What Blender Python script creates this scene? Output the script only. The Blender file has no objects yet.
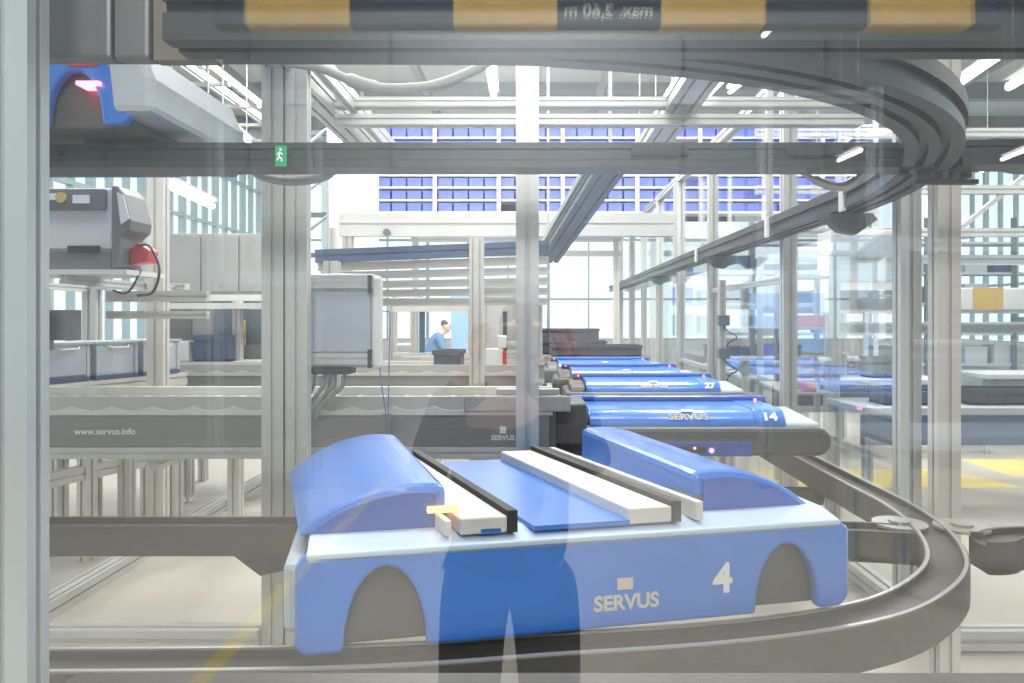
import bpy, bmesh, math, random
from mathutils import Vector, Matrix
random.seed(7)
SC = bpy.context.scene
COL = SC.collection
CAMZ = 1.70
F = 740.0

def P(px, py, d):
    """world point seen at pixel px,py at distance d from the camera"""
    return Vector(((px-535)/F*d, d, CAMZ-(py-318)/F*d))

# ------------------------------------------------------------------ materials
def mat(name, col, rough=.5, metal=0., spec=.5, noise=0., nscale=20., bump=0., emit=None, estr=0., stretch=None, coat=0.):
    m = bpy.data.materials.new(name); m.use_nodes = True
    nt = m.node_tree; b = nt.nodes['Principled BSDF']
    b.inputs['Base Color'].default_value = (*col, 1)
    b.inputs['Roughness'].default_value = rough
    b.inputs['Metallic'].default_value = metal
    b.inputs['Specular IOR Level'].default_value = spec
    b.inputs['Coat Weight'].default_value = coat
    if emit:
        b.inputs['Emission Color'].default_value = (*emit, 1)
        b.inputs['Emission Strength'].default_value = estr
    if noise > 0 or bump > 0:
        tc = nt.nodes.new('ShaderNodeTexCoord'); n = nt.nodes.new('ShaderNodeTexNoise')
        n.inputs['Scale'].default_value = nscale; n.inputs['Detail'].default_value = 4
        mp = nt.nodes.new('ShaderNodeMapping')
        if stretch: mp.inputs['Scale'].default_value = stretch
        nt.links.new(tc.outputs['Object'], mp.inputs[0]); nt.links.new(mp.outputs[0], n.inputs['Vector'])
        if noise > 0:
            r = nt.nodes.new('ShaderNodeValToRGB')
            r.color_ramp.elements[0].position = .3; r.color_ramp.elements[1].position = .7
            r.color_ramp.elements[0].color = (*[c*(1-noise) for c in col], 1)
            r.color_ramp.elements[1].color = (*[min(1, c*(1+noise)) for c in col], 1)
            nt.links.new(n.outputs['Fac'], r.inputs[0]); nt.links.new(r.outputs[0], b.inputs['Base Color'])
        if bump > 0:
            bp = nt.nodes.new('ShaderNodeBump'); bp.inputs['Strength'].default_value = bump; bp.inputs['Distance'].default_value = .01
            nt.links.new(n.outputs['Fac'], bp.inputs['Height']); nt.links.new(bp.outputs[0], b.inputs['Normal'])
    return m

def emis(name, col, s):
    m = bpy.data.materials.new(name); m.use_nodes = True
    nt = m.node_tree; nt.nodes.clear()
    o = nt.nodes.new('ShaderNodeOutputMaterial'); e = nt.nodes.new('ShaderNodeEmission')
    e.inputs[0].default_value = (*col, 1); e.inputs[1].default_value = s
    nt.links.new(e.outputs[0], o.inputs[0]); return m

def glass(name, tint, base=.05, rough=0.0):
    """clear sheet glass: passes light straight through, mirrors more towards grazing view"""
    m = bpy.data.materials.new(name); m.use_nodes = True
    nt = m.node_tree; nt.nodes.clear()
    o = nt.nodes.new('ShaderNodeOutputMaterial'); mx = nt.nodes.new('ShaderNodeMixShader')
    t = nt.nodes.new('ShaderNodeBsdfTransparent'); g = nt.nodes.new('ShaderNodeBsdfGlossy')
    t.inputs[0].default_value = (*tint, 1); g.inputs['Roughness'].default_value = rough
    g.inputs[0].default_value = (.95, .98, 1, 1)
    lw = nt.nodes.new('ShaderNodeLayerWeight'); lw.inputs[0].default_value = .5
    pw = nt.nodes.new('ShaderNodeMath'); pw.operation = 'POWER'; pw.inputs[1].default_value = 4
    ma = nt.nodes.new('ShaderNodeMath'); ma.operation = 'MULTIPLY_ADD'
    ma.inputs[1].default_value = .8; ma.inputs[2].default_value = base; ma.use_clamp = True
    nt.links.new(lw.outputs['Facing'], pw.inputs[0]); nt.links.new(pw.outputs[0], ma.inputs[0])
    nt.links.new(ma.outputs[0], mx.inputs[0]); nt.links.new(t.outputs[0], mx.inputs[1]); nt.links.new(g.outputs[0], mx.inputs[2])
    nt.links.new(mx.outputs[0], o.inputs[0]); return m

M = dict(
    alu=mat('alu', (.60, .60, .58), .38, .35, noise=.05, nscale=3, stretch=(1, 1, .2)),
    alu_cool=mat('alu_cool', (.58, .63, .66), .38, .35, noise=.05, nscale=3, stretch=(1, 1, .2)),
    alu_warm=mat('alu_warm', (.66, .63, .58), .42, .25, noise=.04, nscale=3),
    white=mat('white', (.78, .77, .74), .4, 0, noise=.03, nscale=4),
    rail=mat('rail', (.060, .054, .048), .48, .25, noise=.10, nscale=18, stretch=(1, 1, 4)),
    rail_up=mat('rail_up', (.050, .053, .056), .42, .45, noise=.10, nscale=18),
    rail_lip=mat('rail_lip', (.42, .41, .39), .35, .6),
    slot=mat('slot', (.03, .03, .032), .6),
    dark=mat('dark', (.045, .05, .055), .45, noise=.15, nscale=12),
    bar=mat('bar', (.018, .017, .016), .45, .3, noise=.1, nscale=10),
    panel=mat('panel', (.27, .265, .255), .42, .35, noise=.06, nscale=6, stretch=(.3, 1, 6)),
    panel_lt=mat('panel_lt', (.47, .47, .45), .42, .3),
    cab=mat('cab', (.36, .36, .36), .5, .1, noise=.05, nscale=4),
    blue=mat('blue', (.035, .19, .66), .32, 0, coat=.4, noise=.04, nscale=5),
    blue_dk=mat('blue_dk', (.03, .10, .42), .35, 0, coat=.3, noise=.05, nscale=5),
    blue_lt=mat('blue_lt', (.30, .50, .86), .35, 0, coat=.3, noise=.03, nscale=5),
    ledge_lit=mat('ledge_lit', (.52, .64, .80), .35, 0, noise=.03, nscale=5),  # paler blue paints in the light caught along the deck edge
    bumper=mat('bumper', (.095, .093, .09), .5, 0, noise=.08, nscale=10),
    belt=mat('belt', (.66, .64, .60), .45, .1, noise=.05, nscale=10),
    rubber=mat('rubber', (.02, .02, .022), .6),
    bin_blue=mat('bin_blue', (.12, .17, .72), .5, noise=.08, nscale=8),
    bin_grey=mat('bin_grey', (.45, .50, .56), .5, noise=.04, nscale=8),
    bin_base=mat('bin_base', (.04, .07, .16), .5),
    crate=mat('crate', (.05, .05, .075), .55, noise=.2, nscale=14),
    print_lt=mat('print_lt', (.74, .72, .69), .45, noise=.02, nscale=5),
    print_dk=mat('print_dk', (.16, .16, .165), .5, noise=.05, nscale=8),
    red=mat('red', (.65, .05, .05), .4), orange=mat('orange', (.85, .25, .06), .5, noise=.1),
    brass=mat('brass', (.75, .48, .15), .4, .3), yellow=mat('yellow', (.66, .52, .18), .6, noise=.08),
    stripe=mat('stripe', (.85, .55, .16), .5, noise=.04), slate=mat('slate', (.05, .07, .11), .5),
    steel=mat('steel', (.24, .235, .245), .38, .6, noise=.12, nscale=5, stretch=(3, 1, .3)),
    hose=mat('hose', (.36, .36, .35), .5), cable=mat('cable', (.05, .05, .055), .5), cord=mat('cord', (.16, .19, .40), .5),
    hose_g=mat('hose_g', (.28, .32, .28), .5),
    led=emis('led', (1, .12, .18), 9), led_o=emis('led_o', (1, .38, .12), 5), tube=emis('tube', (1, .99, .96), 9),
    ceiling_fill=emis('ceiling_fill', (.96, .98, 1), 4.5),
    green=emis('green', (.04, .42, .16), 1.0), white_e=emis('white_e', (.9, 1, .95), 1.2),
    txt=mat('txt', (.80, .80, .78), .5), txt_tan=mat('txt_tan', (.62, .56, .48), .5),
    skin=mat('skin', (.60, .38, .29), .5, noise=.05), hair=mat('hair', (.06, .04, .03), .6),
    jacket=mat('jacket', (.016, .02, .03), .8), trouser=mat('trouser', (.012, .015, .022), .8), shirt=mat('shirt', (.10, .22, .42), .8),
    worktrs=mat('worktrs', (.05, .06, .09), .8),
    paper=mat('paper', (.80, .80, .76), .6), navy=mat('navy', (.05, .09, .19), .5, noise=.1),
    slate2=mat('slate2', (.12, .16, .20), .5, noise=.15, nscale=5),
    glass_f=glass('glass_front', (.985, .995, .99), .095),
    glass_s=glass('glass_side', (.97, .985, .99), .09),
    glass_w=glass('glass_facade', (.90, .96, .97), .05),
    mull=mat('mull', (.42, .50, .52), .45, .3), mull_dk=mat('mull_dk', (.12, .15, .16), .45, .3),
)

# --------------------------------------------------------------- object tools
def link(name, bm, m, parent=None, smooth=False, bevel=0):
    me = bpy.data.meshes.new(name)
    bmesh.ops.recalc_face_normals(bm, faces=bm.faces)
    bm.to_mesh(me); bm.free()
    o = bpy.data.objects.new(name, me); COL.objects.link(o)
    for mm in (m if isinstance(m, (list, tuple)) else [m]): me.materials.append(mm)
    if parent: o.parent = parent
    if smooth:
        for p in me.polygons: p.use_smooth = True
    if bevel:
        b = o.modifiers.new('Bevel', 'BEVEL'); b.width = bevel; b.segments = 2; b.limit_method = 'ANGLE'; b.angle_limit = .7
    return o

def tag(o, label, cat, group=None, kind=None):
    o['label'] = label; o['category'] = cat
    if group: o['group'] = group
    if kind: o['kind'] = kind
    return o

def thing(name, label, cat, loc=(0, 0, 0), rz=0, group=None):
    o = bpy.data.objects.new(name, None); COL.objects.link(o)
    o.empty_display_size = .1
    o.location = loc; o.rotation_euler = (0, 0, rz); tag(o, label, cat, group); return o

def struct(o):
    o['kind'] = 'structure'; return o

def dup(root, loc, rz=None, label=None):
    r = root.copy(); COL.objects.link(r); r.location = loc
    if rz is not None: r.rotation_euler = (0, 0, rz)
    if label: r['label'] = label
    for ch in list(root.children):
        c = ch.copy(); COL.objects.link(c); c.parent = r
        for g in list(ch.children):
            d = g.copy(); COL.objects.link(d); d.parent = c
    return r

def box(bm, x0, x1, y0, y1, z0, z1, mi=0):
    vs = [bm.verts.new((x, y, z)) for x in (x0, x1) for y in (y0, y1) for z in (z0, z1)]
    for idx in ((0, 1, 3, 2), (4, 6, 7, 5), (0, 4, 5, 1), (2, 3, 7, 6), (0, 2, 6, 4), (1, 5, 7, 3)):
        f = bm.faces.new([vs[i] for i in idx]); f.material_index = mi
    return vs

def prism(bm, pts, axis, a0, a1, mi=0):
    """pts: 2D outline; extruded along axis 0/1/2 between a0 and a1"""
    def v3(p, a):
        q = [p[0], p[1]]; q.insert(axis, a); return q
    A = [bm.verts.new(v3(p, a0)) for p in pts]; B = [bm.verts.new(v3(p, a1)) for p in pts]
    n = len(pts); fs = []
    fs.append(bm.faces.new(A)); fs.append(bm.faces.new(B[::-1]))
    for i in range(n): fs.append(bm.faces.new((A[i], A[(i+1) % n], B[(i+1) % n], B[i])))
    for f in fs: f.material_index = mi

def slot_section(w, h, nw=1, nh=1, s=.010, dp=.012):
    """outline of an extruded aluminium profile with T-slots"""
    pts = []
    def side(p, q, n):
        p, q = Vector(p), Vector(q); d = (q-p); L = d.length; d.normalize(); nr = Vector((-d.y, d.x))
        pts.append(p)
        for i in range(n):
            c = p+d*(L*(i+.5)/n)
            for (a, b) in ((-s/2, 0), (-s/2, dp), (s/2, dp), (s/2, 0)): pts.append(c+d*a+nr*b)
    side((-w/2, -h/2), (w/2, -h/2), nw); side((w/2, -h/2), (w/2, h/2), nh)
    side((w/2, h/2), (-w/2, h/2), nw); side((-w/2, h/2), (-w/2, -h/2), nh)
    return pts

def prof(bm, p0, p1, w, h, nw=1, nh=1, s=None, up=(0, 0, 1), mi=0):
    """aluminium extrusion from p0 to p1, w across, h along 'up'"""
    p0, p1 = Vector(p0), Vector(p1); d = (p1-p0).normalized(); up = Vector(up)
    if abs(d.dot(up)) > .95: up = Vector((0, 1, 0))
    r = d.cross(up).normalized(); u = r.cross(d)
    sec = slot_section(w, h, nw, nh, s or min(w/nw, h/nh)*.22, min(w, h)*.16)
    A = [bm.verts.new(p0+r*q.x+u*q.y) for q in sec]; B = [bm.verts.new(p1+r*q.x+u*q.y) for q in sec]
    n = len(sec)
    for i in range(n): bm.faces.new((A[i], A[(i+1) % n], B[(i+1) % n], B[i]))
    bm.faces.new(A); bm.faces.new(B[::-1])

def tube(bm, pts, r, seg=8, mi=0):
    pts = [Vector(p) for p in pts]; rings = []; prev = None
    for i, p in enumerate(pts):
        d = (pts[min(i+1, len(pts)-1)]-pts[max(i-1, 0)]).normalized()
        u = Vector((0, 0, 1)) if prev is None else prev
        if abs(d.dot(u)) > .95: u = Vector((1, 0, 0))
        a = d.cross(u).normalized(); b = a.cross(d).normalized(); prev = b
        rr = r[i] if isinstance(r, (list, tuple)) else r
        rings.append([bm.verts.new(p+a*math.cos(t)*rr+b*math.sin(t)*rr) for t in [2*math.pi*k/seg for k in range(seg)]])
    for A, B in zip(rings, rings[1:]):
        for k in range(seg):
            f = bm.faces.new((A[k], A[(k+1) % seg], B[(k+1) % seg], B[k])); f.material_index = mi
    for R in (rings[0][::-1], rings[-1]):
        f = bm.faces.new(R); f.material_index = mi

def cr(pts, n=8):
    """Catmull-Rom through points"""
    P_ = [Vector(p) for p in pts]; P_ = [2*P_[0]-P_[1]]+P_+[2*P_[-1]-P_[-2]]; out = []
    for i in range(1, len(P_)-2):
        for k in range(n):
            t = k/n; a, b, c, d = P_[i-1:i+3]
            out.append(.5*((2*b)+(c-a)*t+(2*a-5*b+4*c-d)*t*t+(3*b-a-3*c+d)*t**3))
    out.append(P_[-2]); return out

def sweep(bm, path, sec, mi=0):
    """sweep a section (u across, v up) along a mostly level path"""
    path = [Vector(p) for p in path]; rings = []
    for i, p in enumerate(path):
        d = (path[min(i+1, len(path)-1)]-path[max(i-1, 0)]); d.z = 0; d.normalize()
        r = Vector((d.y, -d.x, 0))
        rings.append([bm.verts.new(p+r*u+Vector((0, 0, v))) for u, v in sec])
    n = len(sec)
    for A, B in zip(rings, rings[1:]):
        for k in range(n):
            f = bm.faces.new((A[k], A[(k+1) % n], B[(k+1) % n], B[k])); f.material_index = mi
    bm.faces.new(rings[0]).material_index = mi; bm.faces.new(rings[-1][::-1]).material_index = mi

def BM(): return bmesh.new()

def post(name, p0, p1, w, h, m, parent=None, nw=1, nh=1):
    bm = BM(); prof(bm, p0, p1, w, h, nw, nh); return link(name, bm, m, parent)

def text(name, s, size, m, parent=None, loc=(0, 0, 0), rot=(0, 0, 0), ext=.0008, align='CENTER', bold=.0, sx=1.):
    c = bpy.data.curves.new(name, 'FONT'); c.body = s; c.size = size; c.extrude = ext
    c.align_x = align; c.align_y = 'CENTER'; c.offset = bold
    t = bpy.data.objects.new(name, c); COL.objects.link(t)
    bpy.context.view_layer.update()
    me = bpy.data.meshes.new_from_object(t.evaluated_get(bpy.context.evaluated_depsgraph_get()))
    bpy.data.objects.remove(t); bpy.data.curves.remove(c)
    me.materials.clear(); me.materials.append(m); me.name = name
    o = bpy.data.objects.new(name, me); COL.objects.link(o)
    o.location = loc; o.rotation_euler = rot; o.scale = (sx, 1, 1)
    if parent: o.parent = parent
    return o

PI = math.pi
# ==================================================================== SETTING
bm = BM(); box(bm, -9, 16, -9, 28, -.2, 0)
floor_m = mat('floor', (.43, .395, .345), .45, 0, .4, noise=.05, nscale=1.2, bump=.02)
struct(link('floor', bm, floor_m))
bm = BM()
box(bm, -9, 16, -9, 28, 7.4, 7.5)
struct(link('ceiling', bm, mat('ceil', (.70, .70, .68), .8, noise=.03, nscale=.8)))
bm = BM()
for y in range(-6, 28, 3): box(bm, -9, 16, y-.12, y+.12, 7.0, 7.4)
for x in (-6.5, -2.5, 1.5, 5.5, 9.5, 13.5): box(bm, x-.08, x+.08, -9, 28, 6.85, 7.0)
struct(link('trim_1', bm, mat('joist', (.30, .31, .31), .6)))

def glazing(n, axis, pos, a0, a1, z0, z1, step, tr, face):
    """glazed hall wall"""
    bm = BM()
    if axis == 0: box(bm, pos-.01, pos+.01, a0, a1, z0, z1)
    else: box(bm, a0, a1, pos-.01, pos+.01, z0, z1)
    g = struct(link('window_%d' % n, bm, M['glass_w']))
    bm = BM(); a = a0
    while a <= a1+.01:
        w = .05 if round((a-a0)/step) % 3 else .11
        if axis == 0: box(bm, pos-.08, pos+.08, a-w/2, a+w/2, z0, z1)
        else: box(bm, a-w/2, a+w/2, pos-.08, pos+.08, z0, z1)
        a += step
    for z in tr:
        if axis == 0: box(bm, pos-.07, pos+.07, a0, a1, z-.04, z+.04)
        else: box(bm, a0, a1, pos-.07, pos+.07, z-.04, z+.04)
    link('window_frame', bm, M['mull'], g)
    return g
glazing(2, 0, -8.6, -8, 27, .9, 6.9, .62, (.9, 2.6, 4.2, 5.6, 6.9), 1)
glazing(3, 0, 15.6, -8, 27, .9, 6.9, .8, (.9, 2.8, 4.6, 6.9), -1)
glazing(4, 1, 27.6, -8.5, 15.5, .9, 6.9, 1.5, (.9, 2.4, 4.6, 6.9), -1)
bm = BM(); box(bm, -8.7, -8.5, -9, 28, 0, .9); box(bm, -8.7, -8.5, -9, 28, 6.9, 7.4); struct(link('wall_left', bm, M['white']))
bm = BM(); box(bm, 15.5, 15.7, -9, 28, 0, .9); box(bm, 15.5, 15.7, -9, 28, 6.9, 7.4); struct(link('wall_right', bm, M['white']))
bm = BM(); box(bm, -8.5, 15.5, 27.5, 27.7, 0, .9); box(bm, -8.5, 15.5, 27.5, 27.7, 6.9, 7.4); struct(link('wall_back', bm, M['white']))

# ---- front glass screen of the guard enclosure, with its framing
bm = BM(); box(bm, -2.6, 2.4, .950, .962, 0.12, 2.95)
win = struct(link('window_1', bm, M['glass_f']))
post('window_frame', (-.741, 1.0, 0), (-.741, 1.0, 3.0), .14, .045, M['alu_cool'], win, 2, 1)
bm = BM()
prof(bm, (-.66, 1.03, 1.148), (2.4, 1.03, 1.148), .075, .08)
link('window_frame', bm, M['bar'], win)

bm = BM()
prof(bm, (-.50, 1.03, 2.118), (2.4, 1.03, 2.118), .075, .09)
link('window_frame', bm, M['dark'], win)
# ================================================================ GUIDE RAILS
RS = [(-.08, 0), (.08, 0), (.08, .14), (.062, .14), (.062, .112), (-.062, .112), (-.062, .14), (-.08, .14)]
ZL = .61
low = thing('guide_rail', 'low grey-brown shuttle track with a bend swinging round at lower right', 'rail', (1.7, 3.3, 0))
def rail_part(name, pts, sec, m, parent, n=10):
    bm = BM(); o0 = Vector(parent.location)
    sweep(bm, [p-o0 for p in cr(pts, n)], sec); return link(name, bm, m, parent)
lowp = [(1.85, 16, ZL), (1.85, 9, ZL), (1.85, 5.5, ZL), (1.85, 4.3, ZL), (1.85, 3.75, ZL), (1.77, 3.28, ZL), (1.59, 2.86, ZL), (1.30, 2.54, ZL), (1.0, 2.36, ZL), (.6, 2.24, ZL), (.1, 2.16, ZL), (-.8, 2.06, ZL), (-3.2, 2.05, ZL)]
rail_part('curved_track', lowp, RS, M['rail'], low)
for sgn in (-1, 1):
    lip = [(.067*sgn-.007, .139), (.067*sgn+.007, .139), (.067*sgn+.007, .146), (.067*sgn-.007, .146)]
    rail_part('track_edge', lowp, lip, M['rail_lip'], low)
rail_part('straight_track', [(-3.4, 3.46, ZL), (-1, 3.46, ZL), (1.2, 3.40, ZL), (1.70, 3.34, ZL)], RS, M['rail'], low)
rail_part('straight_track', [(1.93, 3.22, ZL), (2.0, 3.22, ZL), (2.25, 3.30, ZL), (3.4, 3.30, ZL)], RS, M['rail'], low)
def disc(bm, c, r, z0, z1, seg=24):
    A = [bm.verts.new((c[0]+r*math.cos(t), c[1]+r*math.sin(t), z0)) for t in [2*PI*k/seg for k in range(seg)]]
    B = [bm.verts.new((v.co.x, v.co.y, z1)) for v in A]
    for k in range(seg): bm.faces.new((A[k], A[(k+1) % seg], B[(k+1) % seg], B[k]))
    bm.faces.new(A); bm.faces.new(B[::-1])
for cx, cy in ((1.70, 3.45), (1.96, 3.40)):
    bm = BM(); disc(bm, (cx-1.7, cy-3.3), .12, ZL+.125, ZL+.137); disc(bm, (cx-1.7, cy-3.3), .05, ZL+.137, ZL+.15)
    link('turning_disc', bm, M['rail_lip'], low)
for (x, y) in ((1.85, 4.6), (1.85, 7), (1.85, 10), (.9, 2.32), (1.45, 2.62)):
    bm = BM(); prof(bm, (x-1.7, y-3.3, ZL), (x-1.7, y-3.3, 0), .07, .07); link('track_leg', bm, M['alu'], low)
for (x, y) in ((1.72, 4.75), (-1.28, 3.53)):
    bm = BM(); X, Y = x-1.7, y-3.3
    prism(bm, [(X-.14, ZL), (X+.14, ZL), (X+.12, ZL-.10), (X-.02, ZL-.13), (X-.14, ZL-.04)], 1, Y-.03, Y+.03)
    link('bracket', bm, M['dark'], low)

# upper level
ZU = 2.34
up = thing('guide_rail', 'high dark grey shuttle track with a bend sweeping round at upper right', 'rail', (1.7, 3.2, 2.34))
RU = [(-.10, 0), (-.05, 0), (-.05, .03), (-.02, .03), (-.02, 0), (.02, 0), (.02, .03), (.05, .03), (.05, 0), (.10, 0), (.10, .04), (.085, .04), (.085, .075), (.10, .075), (.10, .13), (-.10, .13), (-.10, .075), (-.085, .075), (-.085, .04), (-.10, .04)]
RU = RU[::-1]
upp = [(1.90, 18, ZU), (1.90, 9, ZU), (1.90, 5, ZU), (1.88, 4.2, ZU), (1.79, 3.6, ZU), (1.63, 3.06, ZU), (1.38, 2.58, ZU), (1.04, 2.21, ZU), (.62, 1.95, ZU), (.15, 1.81, ZU), (-.4, 1.77, ZU), (-3.0, 1.77, ZU)]
rail_part('curved_track', upp, RU, M['rail_up'], up)
for sgn, sg in ((-1, 0), (1, 0)):
    sec = [(.104*sgn-.004, .076), (.104*sgn+.004, .076), (.104*sgn+.004, .13), (.104*sgn-.004, .13)]
    rail_part('track_edge', upp, sec, M['rail'], up)
RC = [(-.08, 0), (.08, 0), (.08, .03), (.07, .035), (.07, .075), (.08, .08), (.08, .105), (-.08, .105), (-.08, .08), (-.07, .075), (-.07, .035), (-.08, .03)]
rail_part('straight_track', [(-3.2, 3.22, ZU), (0, 3.22, ZU), (1.70, 3.22, ZU)], RC, M['rail_up'], up)
rail_part('straight_track', [(1.80, 3.18, ZU), (2.05, 3.16, ZU), (2.3, 3.24, ZU), (3.4, 3.24, ZU)], RC, M['rail_up'], up)
for px in (815, 660, 30):
    bm = BM(); x = (px-535)/F*3.13-1.7
    box(bm, x-.12, x+.12, 3.13-3.2, 3.145-3.2, .05, .085); link('slot_cover', bm, M['slot'], up)
bm = BM()
for i in range(4): box(bm, .02+.05*i, .05+.05*i, .02, .13, -.03, .0)
box(bm, -.03, .25, .05, .09, -.05, -.03)
link('switch_gear', bm, M['dark'], up)
for (x, y) in ((1.9, 4.55), (1.9, 7.7), (1.9, 11.5)):
    bm = BM(); X, Y = x-1.7, y-3.2
    prism(bm, [(X-.16, 0), (X+.16, 0), (X+.19, -.04), (X+.06, -.13), (X-.04, -.11)], 1, Y-.04, Y+.04); link('bracket', bm, M['mull_dk'], up)
for (x, y) in ((1.9, 4.3), (1.9, 5.7), (1.9, 8.2)):
    bm = BM(); X, Y = x-1.7, y-3.2
    box(bm, X-.125, X-.105, Y-.03, Y+.03, -.02, .14); link('clamp', bm, M['white'], up)
for (x, y) in ((1.9, 6.0), (1.9, 10), (0.4, 1.92), (-1.6, 1.9)):
    bm = BM(); prof(bm, (x-1.7, y-3.2, .13), (x-1.7, y-3.2, 1.2), .05, .05); link('hanger', bm, M['alu'], up)

# ================================================================== SHUTTLES
L, W = 1.72, 1.12
SK = -.22      # the load belts lie askew across the deck
def arch_panel():
    """front panel outline with two wheel arches, x-z"""
    pts = [(0.02, .0)]
    def arch(cx, r, h):
        for k in range(13):
            t = PI-PI*k/12; pts.append((cx+r*math.cos(t), h*math.sin(t)))
    arch(.245, .115, .235)
    arch(1.50, .11, .215)
    pts += [(L-.03, .0), (L, .03), (L, .25), (L-.03, .28), (.03, .28), (0, .25), (0, .03)]
    return pts
def strip(bm, x0, x1, z0, z1, y0=.03, y1=W-.04, mi=0):
    vs = []
    for (y, s) in ((y0, 0), (y1, SK)):
        for (x, z) in ((x0, z0), (x1, z0), (x1, z1), (x0, z1)): vs.append(bm.verts.new((x+s, y, z)))
    for f in ((0, 1, 2, 3), (7, 6, 5, 4), (0, 4, 5, 1), (1, 5, 6, 2), (2, 6, 7, 3), (3, 7, 4, 0)):
        bm.faces.new([vs[i] for i in f]).material_index = mi
def dome(x0, x1, z0, h, flip=False, n=14):
    pts = [(x0, z0)]
    for k in range(n+1):
        t = k/n; x = x0+(x1-x0)*t
        s = math.sin(PI*min(1, (t if not flip else 1-t)*.62+.0)) ** .75
        pts.append((x, z0+h*s))
    pts.append((x1, z0)); return pts
def make_deck_shuttle(label, loc, rz, number, num_m=None):
    t = thing('transport_shuttle', label, 'shuttle', loc, rz)
    bm = BM(); box(bm, .03, L-.03, .06, W-.03, .0, .24); box(bm, .3, L-.3, .2, W-.2, -.03, .03); link('chassis', bm, M['bumper'], t, bevel=.01)
    bm = BM(); prism(bm, arch_panel(), 1, 0, .05); link('front_panel', bm, M['blue'], t, bevel=.012)
    bm = BM(); prism(bm, arch_panel(), 1, W-.03, W); link('rear_panel', bm, M['blue'], t, bevel=.008)
    bm = BM(); prism(bm, [(.0, .255), (.0, .282), (.10, .302), (W-.02, .302), (W-.02, .255)], 0, .03, L-.03)
    link('deck_ledge', bm, M['ledge_lit'], t, bevel=.006)
    # the two end caps
    bm = BM(); box(bm, -.035, .02, .04, W-.04, .05, .25); link('end_bumper', bm, M['bin_grey'], t, bevel=.02)
    bm = BM(); box(bm, L-.02, L+.035, .04, W-.04, .05, .25); link('end_bumper', bm, M['bin_grey'], t, bevel=.02)
    for (x0, x1, fl) in ((.0, .43, 0), (1.24, L-.06, 1)):
        bm = BM()
        pts = dome(x0, x1, .30, .13, bool(fl))
        A = [bm.verts.new((p[0], .14, p[1])) for p in pts]; B = [bm.verts.new((p[0]+SK*.55, W-.06, .30+(p[1]-.30)*1.15)) for p in pts]
        n = len(pts)
        for i in range(n): bm.faces.new((A[i], A[(i+1) % n], B[(i+1) % n], B[i]))
        bm.faces.new(A); bm.faces.new(B[::-1])
        link('hood', bm, M['blue'], t, bevel=.02)
        bm = BM(); 
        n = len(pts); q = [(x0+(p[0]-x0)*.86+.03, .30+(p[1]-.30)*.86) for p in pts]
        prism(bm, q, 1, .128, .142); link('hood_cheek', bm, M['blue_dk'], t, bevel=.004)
    # bays between belts
    for (x0, x1) in ((.68, .98), (.52, .58)):
        bm = BM(); strip(bm, x0, x1, .30, .315); link('bay_panel', bm, M['blue'], t)
    for (x0, x1) in ((.46, .60), (.98, 1.12)):
        bm = BM(); strip(bm, x0, x1, .30, .35)
        b = link('load_belt', bm, M['belt'], t, bevel=.006)
        bm = BM(); strip(bm, x1, x1+.03, .30, .365, .03, W-.02); link('belt_edge', bm, M['rubber'], b)
    bm = BM(); strip(bm, 1.20, 1.225, .30, .36); link('side_guide', bm, M['belt'], t, bevel=.004)
    bm = BM(); strip(bm, .415, .435, .30, .345); link('side_guide', bm, M['belt'], t, bevel=.004)
    bm = BM(); box(bm, 1.22, 1.34, .13, .42, .30, .352); link('control_box', bm, M['bumper'], t, bevel=.01)
    bm = BM(); box(bm, .37, .46, .10, .125, .352, .366); link('signal_light', bm, M['led_o'], t)
    bm = BM(); box(bm, 1.5, 1.62, .16, .20, .31, .33); link('signal_light', bm, M['led'], t)
    for x in (.245, 1.50):
        for y in (.10, W-.12):
            bm = BM()
            A = [bm.verts.new((x+.088*math.cos(a), y-.025, .085+.088*math.sin(a))) for a in [2*PI*k/20 for k in range(20)]]
            B = [bm.verts.new((v.co.x, y+.025, v.co.z)) for v in A]
            for k in range(20): bm.faces.new((A[k], A[(k+1) % 20], B[(k+1) % 20], B[k]))
            bm.faces.new(A); bm.faces.new(B[::-1])
            link('wheel', bm, M['bumper'], t, bevel=.01)
    if not number: return t
    text('brand_lettering', 'SERVUS', .062, M['txt_tan'], t, (.96, -.001, .075), (PI/2, 0, 0), bold=.002)
    bm = BM(); box(bm, .93, .98, -.002, .001, .115, .15); link('brand_square', bm, M['txt_tan'], t)
    text('number_lettering', number, .125, M['txt'], t, (1.275, -.001, .12), (PI/2, 0, 0), bold=.004)
    return t
near = make_deck_shuttle('blue shuttle in front on the low track, white belts slanting across its deck', (-.66, 2.03, .765), math.radians(12.5), '4')
upper = make_deck_shuttle('blue and white shuttle up on the high track behind the left post', (-3.32, 2.92, ZU+.125), 0, '')
bm = BM(); box(bm, 1.52, 1.61, -.02, .06, .15, .165); link('signal_light', bm, M['led'], upper)
bm = BM(); box(bm, 1.48, 1.60, -.015, .0, .23, .27); link('signal_housing', bm, M['red'], upper)
bm = BM(); prism(bm, [(1.58, .30), (1.60, .36), (1.68, .36), (1.77, .30), (1.82, .18), (1.82, .04), (1.66, .04), (1.64, .22)], 1, -.02, .9); link('end_cover', bm, M['bin_grey'], upper, bevel=.03)

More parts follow.
